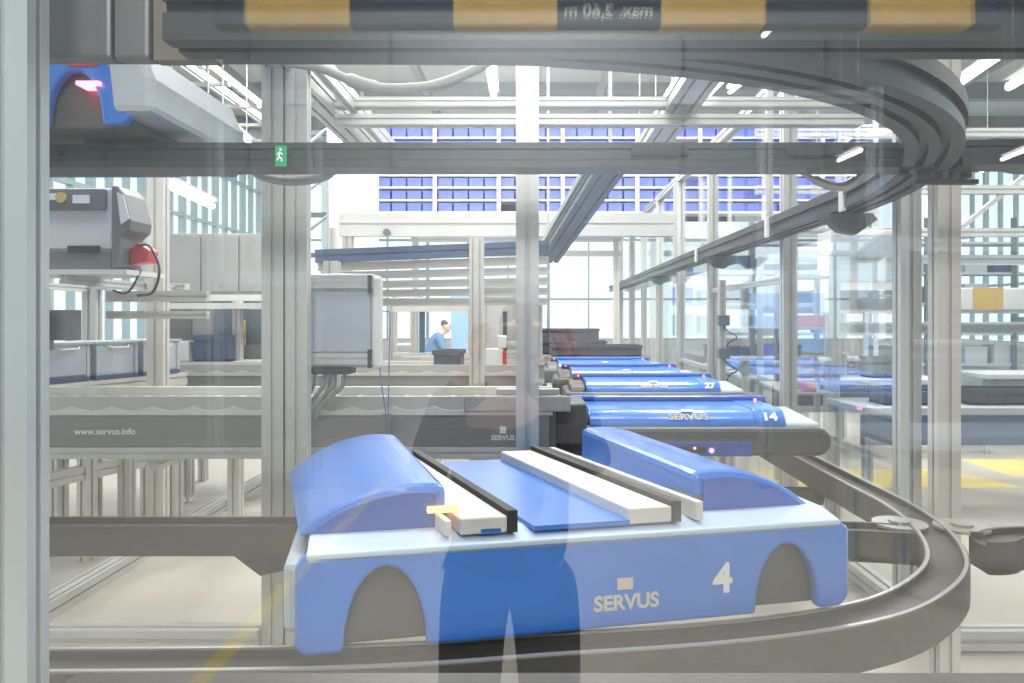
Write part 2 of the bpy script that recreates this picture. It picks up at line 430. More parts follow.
def hood_sec(r0y, h, n=12, z0=0.):
    pts = [(r0y, z0)]
    for k in range(n+1):
        a = PI/2*k/n
        pts.append((r0y*(1)-0+.0+ (1-math.cos(a))*.13 + 0, z0+h*math.sin(a)))
    pts += [(r0y+.62, z0+h), (r0y+.62, z0)]
    return pts
def make_queue_shuttle(label, loc, number, lights=True, s=1.):
    t = thing('transport_shuttle', label, 'shuttle', loc, 0)
    # bumper: long horizontal roll with rounded ends
    bm = BM()
    def stadium(x0, x1, r, n=10):
        pts = []
        for k in range(n+1): a = -PI/2+PI*k/n; pts.append((x1-r+r*math.cos(a), r*math.sin(a)))
        for k in range(n+1): a = PI/2+PI*k/n; pts.append((x0+r*.4+r*.4*math.cos(a), r*math.sin(a)))
        return pts
    prism(bm, [(p[0], .10+p[1]) for p in stadium(0, L, .09)], 1, 0, .80)
    link('bumper', bm, M['bumper'], t, bevel=.03)
    bm = BM(); box(bm, .52, 1.22, -.008, .01, .012, .10); link('sensor_strip', bm, M['blue_dk'], t, bevel=.004)
    bm = BM(); box(bm, .76, .93, -.014, .0, .035, .075); ss = link('sensor', bm, M['rubber'], t, bevel=.004)
    for x in (.715, .86, .965):
        bm = BM(); r = .014 if x != .86 else .008
        for k in range(1):
            A = [bm.verts.new((x+r*math.cos(a), -.016, .05+(.015 if x == .86 else 0)+r*math.sin(a))) for a in [2*PI*j/12 for j in range(12)]]
            B = [bm.verts.new((v.co.x, 0, v.co.z)) for v in A]
            for j in range(12): bm.faces.new((A[j], A[(j+1) % 12], B[(j+1) % 12], B[j]))
            bm.faces.new(A)
        link('signal_light', bm, M['led'], t)
    # hood
    for (x0, x1, m, e) in ((.215, 1.26, 'blue', 0), (.35, 1.20, 'blue', .0), (1.26, 1.45, 'blue', .006)):
        if x0 == .35: continue
        bm = BM(); prism(bm, hood_sec(.06-e, .100+e, z0=.185), 0, x0, x1)
        link('hood', bm, M[m], t, smooth=False, bevel=.004)
    bm = BM(); prism(bm, [(.06, .185), (.08, .21), (.7, .24), (.7, .185)], 0, 1.45, L-.05); link('shoulder', bm, M['bin_grey'], t, bevel=.02)
    bm = BM(); prism(bm, [(.10, .185), (.16, .24), (.7, .26), (.7, .185)], 0, .07, .215); link('shoulder', bm, M['bumper'], t, bevel=.02)
    # text on the sloping front of the hood
    ang = math.radians(56)
    text('brand_lettering', 'SERVUS', .060, M['txt_tan'], t, (.84, .080, .246), (math.radians(48), 0, 0), bold=.002, sx=1.25)
    bm = BM(); box(bm, -.035, .035, -.016, .016, -.002, .002); o = link('brand_square', bm, M['txt_tan'], t); o.location = (.84, .127, .280); o.rotation_euler = (math.radians(22), 0, 0)
    if number: text('number_lettering', number, .080, M['txt'], t, (1.35, .068, .248), (math.radians(50), 0, 0), bold=.004, sx=1.2)
    # rear crossbar
    bm = BM(); box(bm, .12, 1.50, .62, .74, .285, .32); r = link('rear_crossbar', bm, M['blue_dk'], t, bevel=.012)
    for x in (.17, 1.42):
        bm = BM(); box(bm, x-.006, x+.006, .606, .62, .292, .304); link('signal_light', bm, M['led'], r)
    bm = BM(); box(bm, .12, 1.5, .62, .70, .18, .285); link('rear_block', bm, M['rubber'], t)
    for x in (.3, 1.4):
        bm = BM()
        A = [bm.verts.new((x+.05*math.cos(a), .3, .0+.05*math.sin(a))) for a in [2*PI*k/16 for k in range(16)]]
        B = [bm.verts.new((v.co.x, .36, v.co.z)) for v in A]
        for k in range(16): bm.faces.new((A[k], A[(k+1) % 16], B[(k+1) % 16], B[k]))
        bm.faces.new(A); bm.faces.new(B[::-1]); link('wheel', bm, M['rubber'], t)
    return t
make_queue_shuttle('blue shuttle numbered 14, first in the parked queue', (.13, 4.60, .828), '14')
make_queue_shuttle('blue shuttle numbered 27, second in the parked queue', (.26, 6.75, .828), '27')
make_queue_shuttle('blue shuttle third in the parked queue, behind number 27', (.20, 8.3, .828), '')
make_queue_shuttle('rearmost blue shuttle of the queue, under the dark crates', (.10, 9.8, .828), '')

# crates and far boxes on the queue
def crate(name, x0, x1, y, z0, z1, label, dpt=.4, m='crate', grp=None, cat='crate'):
    bm = BM(); w = .015
    box(bm, x0, x1, y, y+dpt, z0, z0+.02); box(bm, x0, x1, y, y+w, z0, z1); box(bm, x0, x1, y+dpt-w, y+dpt, z0, z1)
    box(bm, x0, x0+w, y+w, y+dpt-w, z0, z1); box(bm, x1-w, x1, y+w, y+dpt-w, z0, z1)
    box(bm, x0-.015, x1+.015, y-.015, y+.0, z1-.04, z1); box(bm, x0-.015, x1+.015, y+dpt, y+dpt+.015, z1-.04, z1)
    c = (x1-x0)/4
    for k in range(1, 4): box(bm, x0+c*k-.008, x0+c*k+.008, y-.01, y, z0, z1-.04)
    return tag(link(name, bm, M[m]), label, cat, grp)
crate('crate', .24, 1.58, 10.95, 1.131, 1.30, 'low wide dark crate nearest behind the parked shuttles')
crate('crate', .08, 1.12, 11.6, 1.131, 1.34, 'middle dark crate, wider and lower than the one behind')
crate('crate', .07, 1.08, 12.5, 1.131, 1.52, 'tallest dark purple crate at the back of the queue')
bm = BM(); box(bm, 0, 1.7, 10.92, 13.0, 1.03, 1.13)
for x in (.1, .9, 1.6):
    for y in (11.0, 12.9): box(bm, x, x+.08, y, y+.08, 0, 1.03)
tag(link('crate_table', bm, M['panel']), 'grey platform under the dark crates behind the queue', 'table')

# ============================================================ GUARD ENCLOSURE (right glass wall)
enc = thing('guard_wall', 'long glazed guard wall in aluminium frames along the right', 'glass wall', (2.09, 3.8, 0))
ys = [3.78, 4.16, 6.1, 8.7, 10.6, 12.4, 14.2, 16.0, 18.0]
x_ = 0; o0 = Vector((2.12, 3.8, 0))
for i, y in enumerate(ys):
    bm = BM(); prof(bm, (0, y-3.8, 0), (0, y-3.8, 3.72), .115, .10, 1, 1)
    link('post', bm, M['alu_warm'] if i == 0 else M['alu'], enc)
for z in (.06, 3.70):
    bm = BM(); prof(bm, (0, 0, z), (0, 14.2, z), .10, .10); link('wall_rail', bm, M['alu'], enc)
for z, (a, b) in ((2.02, (6.1, 8.7)), (1.1, (8.7, 10.6)), (2.5, (10.6, 12.4))):
    bm = BM(); prof(bm, (0, a-3.75, z), (0, b-3.85, z), .05, .05); link('wall_rail', bm, M['alu'], enc)
for a, b in zip(ys[1:], ys[2:]):
    bm = BM(); box(bm, -.006, .006, a-3.8+.05, b-3.8-.05, .11, 3.65); link('glass_pane', bm, M['glass_s'], enc)
# front corner return towards the right
bm = BM(); prof(bm, (.06, 0, .06), (3.5, 0, .06), .10, .10); link('wall_rail', bm, M['alu'], enc)
bm = BM(); box(bm, .06, 3.5, -.006, .006, .11, 3.65); link('glass_pane', bm, M['glass_s'], enc)
# narrow inner post carrying the plug boxes
bm = BM(); 
cp = thing('cable_post', 'thin grey post with two plug boxes and a coiled cable by the glass wall', 'post', (1.965, 7.78, 0))
prof(bm, (0, 0, 0), (0, 0, 2.1), .07, .07); link('upright', bm, M['alu'], cp)
for z in (1.62, 1.28):
    bm = BM(); box(bm, -.06, .06, -.10, -.03, z, z+.11); link('plug_box', bm, M['slate2'], cp, bevel=.01)
for (z0, z1) in ((1.62, 1.39), (1.28, 1.02)):
    bm = BM(); pts = [(0, -.08, z0), (.04, -.10, z0-.06), (.10, -.16, z0-.10), (.10, -.18, z0-.13), (.05, -.12, z0-.17), (.02, -.08, z1)]
    tube(bm, cr(pts, 6), .007, 6); link('coiled_cable', bm, M['cable'], cp)

# ============================================================ INNER FRAME
def frame_thing(name, label, cat, loc, parts, m='alu'):
    t = thing(name, label, cat, loc); l = Vector(loc)
    for (pn, p0, p1, w, h, nw, nh) in parts:
        bm = BM(); prof(bm, Vector(p0)-l, Vector(p1)-l, w, h, nw, nh); link(pn, bm, M[m], t)
    return t
TZ = 3.0
frame_thing('support_frame', 'silver aluminium gantry frame of posts and overhead beams', 'frame', (-1.3, 3.85, 0), [
    ('post', (-1.362, 3.87, 0), (-1.362, 3.87, 3.6), .112, .07, 1, 1),
    ('post', (-1.238, 3.87, 0), (-1.238, 3.87, 3.6), .112, .07, 1, 1),
    ('post', (-.038, 3.75, 0), (-.038, 3.75, 3.4), .115, .11, 1, 1),
    ('base_beam', (-3.1, 3.83, .05), (-1.42, 3.83, .05), .10, .10, 1, 1),
    ('roof_beam', (-1.34, 2.4, 3.06), (-1.34, 6.6, 3.06), .16, .12, 2, 1),
    ('roof_beam', (-1.15, 2.4, 3.06), (-1.15, 6.6, 3.06), .05, .12, 1, 1),
    ('roof_beam', (.92, 2.4, 3.06), (.92, 6.6, 3.06), .20, .12, 2, 1),
    ('roof_beam', (-1.25, 4.66, 3.05), (2.05, 4.66, 3.05), .10, .06, 1, 1),
    ('roof_beam', (-1.25, 4.66, 2.94), (2.05, 4.66, 2.94), .10, .065, 1, 1),
    ('base_beam', (-1.12, 3.95, .05), (-1.12, 8.5, .05), .08, .08, 1, 1),
    ('base_beam', (-1.28, 3.95, .05), (-1.28, 8.5, .05), .08, .08, 1, 1),
    ('base_beam', (-2.78, 3.95, .05), (-2.78, 9.5, .05), .12, .10, 2, 1),
    ('base_beam', (-3.1, 5.75, .05), (-1.3, 5.75, .05), .10, .10, 1, 1),
])
frame_thing('support_frame', 'slim silver upright standing left of the grey cabinets', 'frame', (-2.80, 5.5, 0), [
    ('post', (-2.80, 5.5, .03), (-2.80, 5.5, 3.3), .12, .10, 1, 1),
    ('foot_plate', (-2.80, 5.5, 0), (-2.80, 5.5, .03), .2, .2, 1, 1)], 'alu_warm')
frame_thing('support_frame', 'shorter silver upright behind the conveyor, left of the tall post', 'frame', (-.42, 5.0, 0), [
    ('post', (-.42, 5.35, .0), (-.42, 5.35, 2.28), .10, .12, 2, 1)], 'alu_warm')
# white bars on the tilted rack lanes
for k, (ya, yb, za) in enumerate(()): pass

# ================================================================ CONVEYORS
def conveyor(label, x0, x1, y, ztop, zmid, zlow, zbot, dpt, m_panel='panel', legs=(), rollers=True, texts=(), lip='panel_lt'):
    t = thing('roller_conveyor', label, 'conveyor', (x0, y, 0)); Lx = x1-x0
    bm = BM(); box(bm, 0, Lx, 0, .04, zlow, zmid); link('side_panel', bm, M[m_panel], t, bevel=.003)
    # scalloped guard strip over the rollers
    bm = BM(); n = max(2, int(Lx/.225)); pts = [(0, zmid), (Lx, zmid), (Lx, ztop-.03)]
    h = ztop-zmid
    top = []
    for k in range(n*6, -1, -1):
        u = k/(n*6)*Lx; ph = (k % 6)/6
        top.append((u, ztop-h*.50-h*.26*abs(math.sin(PI*ph))))
    pts = [(0, zmid), (Lx, zmid)]+top
    prism(bm, pts, 1, -.016, -.004); link('roller_guard', bm, M['alu_warm'], t)
    bm = BM(); box(bm, 0, Lx, -.004, .03, zmid, ztop); link('guard_backing', bm, M[lip], t)
    bm = BM(); box(bm, 0, Lx, dpt-.05, dpt, zlow, ztop); link('side_panel', bm, M['alu_warm'], t)
    bm = BM(); prof(bm, (0, .0, (zlow+zbot)/2), (Lx, .0, (zlow+zbot)/2), .06, zlow-zbot, 1, 1); link('bottom_profile', bm, M['alu'], t)
    if rollers:
        for k in range(min(60, int(Lx/.15))):
            bm = BM(); x = .08+k*.15; tube(bm, [(x, .04, ztop-h*.5-.03), (x, dpt-.05, ztop-h*.5-.03)], .036, 10)
            link('roller', bm, M['alu'], t, smooth=True)
    for lx in legs:
        for yy in (dpt+.62, ) if y < 5 else (.05, dpt-.08):
            if y < 5: b2 = BM(); prof(b2, (lx-x0, .05, zbot-.04), (lx-x0, dpt+.66, zbot-.04), .08, .08); link('leg_bracket', b2, M['alu'], t)
            bm = BM(); prof(bm, (lx-x0, yy, .06), (lx-x0, yy, zbot), .09, .09)
            lg = link('leg', bm, M['alu'], t)
            bm = BM(); disc(bm, (lx-x0, yy), .05, 0, .02, 14); tube(bm, [(lx-x0, yy, .02), (lx-x0, yy, .06)], .014); link('levelling_foot', bm, M['alu_warm'], lg)
    for (s, x, z, sz, mm) in texts:
        text('lettering', s, sz, M[mm], t, (x-x0, -.002, z), (PI/2, 0, 0), bold=.001)
    return t
c1 = conveyor('nearest long grey roller conveyor, web address on its side', -3.3, .10, 4.2, 1.255, 1.15, .968, .905, .62,
    legs=(-3.0, -2.2, -1.05, -.3), texts=(('www.servus.info', -2.44, 1.055, .052, 'txt'), ('SERVUS', -.182, 1.02, .040, 'txt')))
bm = BM(); box(bm, -.20+3.3, -.164+3.3, -.004, 0, 1.045, 1.085); link('brand_square', bm, M['txt'], c1)
bm = BM(); box(bm, 3.38, 3.42, -.01, .64, .87, 1.24); box(bm, 3.42, 3.60, .1, .5, .97, 1.2); link('end_cap', bm, M['bumper'], c1, bevel=.01)
bm = BM(); box(bm, 2.90, 3.50, -.04, -.018, 1.172, 1.262); link('end_guide', bm, M['cab'], c1, bevel=.008)
bm = BM(); box(bm, 3.08, 3.44, -.018, .03, 1.262, 1.30); link('end_guide', bm, M['cab'], c1, bevel=.008)
conveyor('second grey roller conveyor, running behind the nearest one', -3.4, .0, 6.3, 1.30, 1.21, 1.06, 1.02, .6, legs=(-3.2, -1.6, -.2))
conveyor('third grey roller conveyor, farther back in the row', -1.5, .1, 7.9, 1.26, 1.20, 1.05, 1.0, .6, legs=(-1.3, -.1))
conveyor('fourth grey roller conveyor, short and farthest back', -.9, .1, 9.6, 1.26, 1.20, 1.05, 1.0, .6, legs=(-.7, 0))

# tilted profile beam under the bins at left
t = thing('bin_stand', 'aluminium stand carrying the row of grey bins at left', 'stand', (-3.24, 4.86, 0), math.radians(-20.4))
for x in (-.03, -.31):
    bm = BM(); prof(bm, (x, -.5, 1.19), (x, 1.2, 1.19), .09, .135, 1, 2); link('beam', bm, M['alu_warm'], t)
for y in (-.4, .5, 1.1):
    bm = BM(); box(bm, -.265, -.075, y-.04, y+.04, 1.16, 1.22); link('cross_beam', bm, M['alu'], t)
for x in (-.03, -.31):
    for y in (.35, 1.12):
        bm = BM(); prof(bm, (x, y, 0), (x, y, 1.122), .09, .09); link('leg', bm, M['alu'], t)
bm = BM(); prof(bm, (-.03, .40, .75), (-.03, .75, 1.12), .05, .05); link('brace', bm, M['alu_warm'], t)
bm = BM(); prof(bm, (-.03, -.5, .62), (-.03, 1.1, .62), .07, .10); link('brace', bm, M['alu'], t)
def grey_bin(loc, label):
    t = thing('storage_bin', label, 'bin', loc, math.radians(-20.4), 'grey bins on the stand at left')
    bm = BM(); w, l, h = .34, .35, .27; k = .012
    box(bm, -w, 0, 0, l, .03, .045); box(bm, -k, 0, 0, l, .03, h); box(bm, -w, -w+k, 0, l, .03, h); box(bm, -w+k, -k, 0, k, .03, h); box(bm, -w+k, -k, l-k, l, .03, h)
    for yy in (.0, l-.03): box(bm, 0, .008, yy, yy+.02, .03, h-.03)
    link('bin_body', bm, M['bin_grey'], t)
    bm = BM(); box(bm, -w-.012, .014, -.012, l+.012, h-.015, h); 
    link('rim', bm, M['bin_grey'], t)
    bm = BM(); box(bm, -w, .004, .0, l, 0, .03); link('bin_base', bm, M['bin_base'], t)
    bm = BM(); tube(bm, [(.005, .09, h-.03), (.03, .11, h-.045), (.03, .24, h-.045), (.005, .26, h-.03)], .006, 6); link('handle', bm, M['white'], t)
    return t
g = grey_bin((-3.24, 4.86, 1.262), 'nearest of the three grey storage bins at left')
dup(g, (-3.103, 5.228, 1.262), label='middle one of the three grey storage bins at left')
dup(g, (-2.966, 5.596, 1.262), label='farthest of the three grey storage bins at left')

# ================================================================ LABEL PRINTER at left
t = thing('label_printer', 'pale grey machine with charcoal trim on a shelf at upper left', 'printer', (-2.90, 4.5, 1.995))
bm = BM(); box(bm, -.42, .32, .02, .26, .12, .50); link('body', bm, M['print_lt'], t, bevel=.012)
bm = BM(); box(bm, -.42, .32, .0, .26, .0, .12); link('base_band', bm, M['print_dk'], t, bevel=.01)
bm = BM(); prism(bm, [(.322, 0), (.37, .02), (.38, .20), (.43, .24), (.44, .30), (.40, .46), (.36, .51), (.322, .51)], 1, .0, .26); link('end_cover', bm, M['print_dk'], t, bevel=.01)
bm = BM(); box(bm, -.32, .29, -.012, .02, .36, .49); d = link('display_panel', bm, M['print_dk'], t, bevel=.008)
bm = BM(); box(bm, .10, .20, -.02, -.012, .40, .45); link('sticker', bm, M['paper'], d)
bm = BM(); box(bm, -.05, .02, -.02, -.012, .42, .46); link('sticker', bm, M['paper'], d)
bm = BM()
A = [bm.verts.new((-.02+.032*math.cos(a), -.026, .435+.032*math.sin(a))) for a in [2*PI*k/18 for k in range(18)]]
B = [bm.verts.new((v.co.x, -.012, v.co.z)) for v in A]
for k in range(18): bm.faces.new((A[k], A[(k+1) % 18], B[(k+1) % 18], B[k]))
bm.faces.new(A); kb = link('round_badge', bm, M['brass'], t); kb.location.x = .07-.02
bm = BM(); box(bm, .06, .26, -.012, .0, .10, .145); link('handle_recess', bm, M['slot'], t, bevel=.006)
bm = BM(); prism(bm, [(.385, .27), (.435, .31), (.40, .45), (.36, .47)], 1, -.008, .0); link('end_panel', bm, M['print_lt'], t)
t = thing('equipment_stand', 'aluminium stand holding the pale machine at upper left', 'stand', (-2.97, 4.5, 0))
bm = BM(); box(bm, -.65, .52, -.06, .40, 1.962, 1.992); link('shelf', bm, M['white'], t)
for x in (-1.05, -.62):
    bm = BM(); prof(bm, (x, 1.5, 0), (x, 1.5, 1.93), .11, .10); link('post', bm, M['alu'], t)
for x in (-.6, .1):
    bm = BM(); prof(bm, (x, .0, 1.935), (x-.05, 1.55, 1.935), .05, .05); link('arm', bm, M['alu'], t)
bm = BM(); prof(bm, (-1.1, 1.5, 1.955), (.15, 1.5, 1.955), .10, .05); link('arm', bm, M['alu'], t)
bm = BM(); prof(bm, (.2, .30, 1.84), (.85, .30, 1.84), .05, .07); link('cross_beam', bm, M['alu_warm'], t)
bm = BM(); prof(bm, (.2, .30, 1.72), (.85, .30, 1.72), .05, .05); link('cross_beam', bm, M['alu_warm'], t)
bm = BM(); box(bm, -.3, -.05, 0, .15, 1.5, 1.72); box(bm, -.25, -.1, -.05, 0, 1.74, 1.86); tube(bm, [(-.3, 0, 1.9), (-.1, 0, 1.88), (0, 0, 1.92)], .02)
link('drive_unit', bm, M['steel'], t, bevel=.006)
bm = BM(); box(bm, -.35, .12, .1, .15, 1.56, 1.75); link('guard_plate', bm, M['steel'], t)
bm = BM(); prism(bm, [(.45, 2.03), (.56, 2.05), (.57, 2.12), (.50, 2.17), (.45, 2.13)], 1, .1, .22)
link('emergency_horn', bm, M['red'], t, bevel=.006)
bm = BM(); tube(bm, cr([(.5, .1, 2.15), (.60, .05, 2.14), (.66, .05, 2.0), (.62, .05, 1.86), (.5, .1, 1.84)], 6), .008); tube(bm, cr([(.52, .1, 2.0), (.5, .05, 1.9), (.45, .05, 1.85), (.35, .1, 1.87)], 6), .007)
link('cable', bm, M['cable'], t)
# blue bins beneath, small, on an inner shelf
t = thing('inner_shelf', 'pale shelf under the machine, blue box on it', 'shelf', (-2.75, 6.4, 0))
bm = BM(); box(bm, -.6, .65, 0, .4, 1.28, 1.32); box(bm, -.6, .65, 0, .4, 1.78, 1.83); link('shelf_board', bm, M['white'], t)
for x in (-.6, .1, .6):
    bm = BM(); prof(bm, (x, .2, 0), (x, .2, 1.85), .07, .07); link('post', bm, M['alu'], t)
crate('storage_bin', -2.96, -2.66, 6.42, 1.322, 1.55, 'small dark blue box on the inner shelf below the machine', .3, 'bin_base', None, 'bin')
tag(link('tool_case', (lambda b: (box(b, -3.1, -3.0, 6.4, 6.6, 1.322, 1.5), b)[1])(BM()), M['white'], bevel=.01), 'small white upright case beside the dark blue box', 'case')

# ================================================================ CABINETS centre-left
t = thing('machine_cabinet', 'large light grey cabinet with panelled front, centre left', 'cabinet', (-3.52, 7.0, 0))
bm = BM(); box(bm, 0, 1.1, 0, .8, 1.25, 2.50); link('body', bm, M['cab'], t, bevel=.01)
for k in range(3):
    bm = BM(); box(bm, .02+k*.36, .36+k*.36, -.02, 0, 1.95, 2.48); link('door_panel', bm, M['cab'], t, bevel=.004)
bm = BM(); box(bm, .0, 1.1, -.04, 0, 1.86, 1.92); link('profile_strip', bm, M['white'], t)
bm = BM(); box(bm, .0, .28, -.03, 0, 1.50, 1.78); link('inspection_window', bm, M['print_dk'], t)
bm = BM(); box(bm, .0, .32, -.03, 0, 1.20, 1.46); link('vent_cover', bm, M['crate'], t)
bm = BM(); box(bm, .5, 1.1, -.03, 0, 1.45, 1.80); link('inspection_window', bm, M['slate2'], t)
bm = BM(); box(bm, .72, .80, -.05, -.03, 1.44, 1.68); link('yellow_lamp', bm, M['brass'], t, bevel=.01)
for x in (.05, 1.05):
    for y in (.06, .74):
        bm = BM(); prof(bm, (x, y, 0), (x, y, 1.25), .08, .08); link('leg', bm, M['alu'], t)

t = thing('control_cabinet', 'light grey control cabinet hanging above the near conveyor', 'cabinet', (-1.24, 4.02, 1.43))
bm = BM(); box(bm, 0, .36, 0, .22, 0, .51); link('body', bm, M['alu_cool'], t, bevel=.008)
bm = BM(); box(bm, .01, .35, -.012, 0, .085, .40); link('door', bm, M['bin_grey'], t, bevel=.004)
for z in (.02, .43):
    bm = BM(); prof(bm, (0, -.02, z+.03), (.37, -.02, z+.03), .04, .06); link('profile_strip', bm, M['alu'], t)
bm = BM(); box(bm, .36, .41, -.03, .03, .0, .49); link('edge_bar', bm, M['white'], t, bevel=.012)
for z in (.0, .40):
    bm = BM(); box(bm, .34, .362, -.045, -.03, z, z+.10); link('hinge', bm, M['slot'], t)
bm = BM(); box(bm, .0, .24, -.02, .12, -.035, 0); link('cable_gland', bm, M['rubber'], t, bevel=.006)
for k in range(4):
    bm = BM(); x = .03+k*.055
    tube(bm, cr([(x, .05, -.03), (x-.01, .05, -.10), (x-.06-.02*k, .06, -.20), (x-.10-.03*k, .1, -.30)], 6), .012, 8); link('conduit', bm, M['hose_g'], t, smooth=True)
bm = BM(); prof(bm, (.06, .28, .60), (.06, .28, -.15), .08, .08); link('bracket', bm, M['alu'], t)

bm = BM()
x0 = (381-535)/F*4.1
loop = [(x0-.01, 4.1, 1.70), (x0, 4.1, 1.73), (x0+.03, 4.1, 1.735), (x0+.05, 4.1, 1.71), (x0+.045, 4.1, 1.45), (x0+.04, 4.1, 1.16)]
tube(bm, cr(loop, 5), .004, 6); tube(bm, cr([(x0-.01, 4.1, 1.70), (x0-.005, 4.1, 1.4), (x0+.03, 4.1, 1.16)], 5), .004, 6)
t = thing('hanging_tag', 'small metal tag hung by a blue cord in front of the conveyor', 'tag', (0, 0, 0))
link('cord', bm, M['cord'], t)
bm = BM(); prism(bm, [(x0+.01, 1.17), (x0+.06, 1.17), (x0+.055, 1.09), (x0+.035, 1.0), (x0+.02, 1.09)], 1, 4.09, 4.10); link('tag_plate', bm, M['steel'], t)
tag(t, t['label'], 'tag')

# ================================================================ FLOW RACK (tilted lanes, centre)
t = thing('flow_rack', 'white flow rack of tilted lanes behind the conveyors', 'rack', (-1.0, 8.0, 0))
for k, (z0, z1, m, h) in enumerate(((2.36, 2.46, 'navy', .14), (2.25, 2.33, 'alu_warm', .085), (2.16, 2.22, 'alu', .08), (2.06, 2.11, 'alu_warm', .08), (1.97, 2.0, 'alu', .08), (1.87, 1.89, 'alu_warm', .08))):
    bm = BM(); prof(bm, (-1.35, -.05+.1*k, z0), (1.15, -.05+.1*k, z1), .10, h, 1, 1); link('lane', bm, M[m], t)
for x in (-1.35, .98):
    bm = BM(); prof(bm, (x, .6, 0), (x, .6, 2.75), .09, .09); link('post', bm, M['alu_warm'], t)
t = thing('service_opening', 'white framed opening through which a worker is seen', 'frame', (-1.2, 9.4, 0))
X0, X1 = (393-535)/F*9.4+1.2, (467-535)/F*9.4+1.2
for x in (X0, X0+.27, X0+1.0, 1.25):
    bm = BM(); prof(bm, (x, 0, 0), (x, 0, 1.95), .09, .09); link('post', bm, M['alu_warm'], t)
for z, h in ((1.86, .16), (1.20, .12), (1.06, .08)):
    bm = BM(); prof(bm, (X0, .0, z), (1.25, .0, z), .10, h, 1, 1); link('cross_beam', bm, M['white'], t)
bm = BM(); box(bm, X0, 1.25, .05, .08, .3, 1.02); link('apron', bm, M['white'], t)
bm = BM(); box(bm, X0+.33, X0+.40, .02, .06, 1.24, 1.78); link('divider', bm, M['navy'], t)
t = thing('access_door', 'narrow white framed door between the uprights, centre', 'door', (-.25, 9.0, 0))
for x in (-.38, .02):
    bm = BM(); prof(bm, (x, 0, 0), (x, 0, 2.05), .08, .08); link('jamb', bm, M['alu_warm'], t)
bm = BM(); box(bm, -.34, -.02, -.01, .03, .1, 1.98); link('leaf', bm, M['white'], t)
bm = BM(); prof(bm, (-.42, 0, 2.09), (.3, 0, 2.09), .08, .08); link('head', bm, M['alu_warm'], t)
bm = BM(); box(bm, -.14, -.09, -.02, -.01, 1.2, 1.78); link('door_slit', bm, M['slate2'], t)

crate('crate', (442-535)/F*7.0, (467-535)/F*7.0, 6.42, 1.262, 1.42, 'small black crate on the second conveyor', .3)
t = thing('barcode_reader', 'small white sensor unit with red clamp on the second conveyor', 'sensor', (-.43, 6.45, 1.265))
bm = BM(); box(bm, 0, .15, 0, .12, 0, .17); link('housing', bm, M['white'], t, bevel=.01)
bm = BM(); box(bm, .10, .18, 0, .1, .17, .28); link('head', bm, M['paper'], t, bevel=.01)
bm = BM(); box(bm, .15, .18, 0, .1, .03, .15); link('clamp', bm, M['red'], t)
bm = BM(); box(bm, .18, .30, .02, .08, .04, .07); box(bm, .18, .30, .02, .08, .12, .15); box(bm, .18, .30, .02, .08, .2, .23); link('arm', bm, M['alu_warm'], t)

# ============================================================ OVERHEAD BLUE BIN RACK
RY = 14.0
t = thing('storage_rack', 'white high rack full of blue bins across the back', 'rack', (0, RY, 0))
zr = [3.73, 3.96, 4.20, 4.43, 4.68, 4.90, 5.14]
for z in zr+[5.37]:
    bm = BM(); box(bm, -3.05, 6.4, -.04, .0, z-.055, z-.02); box(bm, -3.05, 6.4, .0, .5, z-.04, z-.02); link('shelf', bm, M['white'], t)
for x in (-3.08, -1.88, -.68, 0.52, 1.92, 3.1, 4.3, 5.4, 6.4):
    bm = BM(); prof(bm, (x, -.1, 0 if x in (-3.08, 6.4) else 3.3), (x, -.1, 5.45), .07, .07); link('upright', bm, M['white'], t)
bm = BM(); box(bm, -3.1, 6.5, .55, .6, 3.6, 5.4); link('back_sheet', bm, M['navy'], t)
def blue_bin():
    bm = BM(); w, l, h, k = .255, .4, .165, .012
    box(bm, 0, w, 0, k, 0, h); box(bm, 0, w, l-k, l, 0, h); box(bm, 0, k, k, l-k, 0, h); box(bm, w-k, w, k, l-k, 0, h); box(bm, k, w-k, k, l-k, 0, .01)
    box(bm, w*.35, w*.65, -.008, 0, h*.6, h*.75); box(bm, -.006, w+.006, -.008, 0, h-.02, h)
    return link('storage_bin', bm, M['bin_blue'])
proto = blue_bin()
tag(proto, 'blue storage bin in the white high rack across the back', 'bin', 'blue bins in the high rack')
first = True
for z in zr:
    for i in range(32):
        x = -3.0+i*.293
        if random.random() < .04: continue
        o = proto if first else proto.copy()
        if not first: COL.objects.link(o)
        first = False
        o.location = (x, RY+.01, z-.019)
# white beam and wall below the rack
bm = BM(); prof(bm, (-2.4, 9.1, 2.84), (1.7, 9.1, 2.84), .16, .28, 1, 1)
t = thing('crossbeam', 'thick white beam with a round bolt, below the blue bins', 'beam', (0, 0, 0)); link('beam_body', bm, M['white'], t)
bm = BM(); x = (387-535)/F*9.0; tube(bm, [(x, 9.03, 2.74), (x, 8.97, 2.74)], .045, 16); link('bolt', bm, M['steel'], t)
for x in (-2.3, ):
    bm = BM(); prof(bm, (x, 9.1, 0), (x, 9.1, 2.7), .12, .12); link('leg', bm, M['alu_warm'], t)
bm = BM(); box(bm, -2.9, -2.3, 10.4, 10.9, 0, 4.6)
tag(link('building_column', bm, M['white'], bevel=.01), 'broad white column left of the blue bins', 'column')
t = thing('crossbeam', 'far white double beam under the bin rack on the right', 'beam', (1.2, 15.5, 0))
for z in (3.35, 3.05):
    bm = BM(); prof(bm, (-3.8, 0, z), (.6, 0, z), .1, .12); link('beam_body', bm, M['white'], t)
for x in (-3.7, .5):
    bm = BM(); prof(bm, (x, 0, 0), (x, 0, 3.45), .12, .12); link('leg', bm, M['alu_warm'], t)

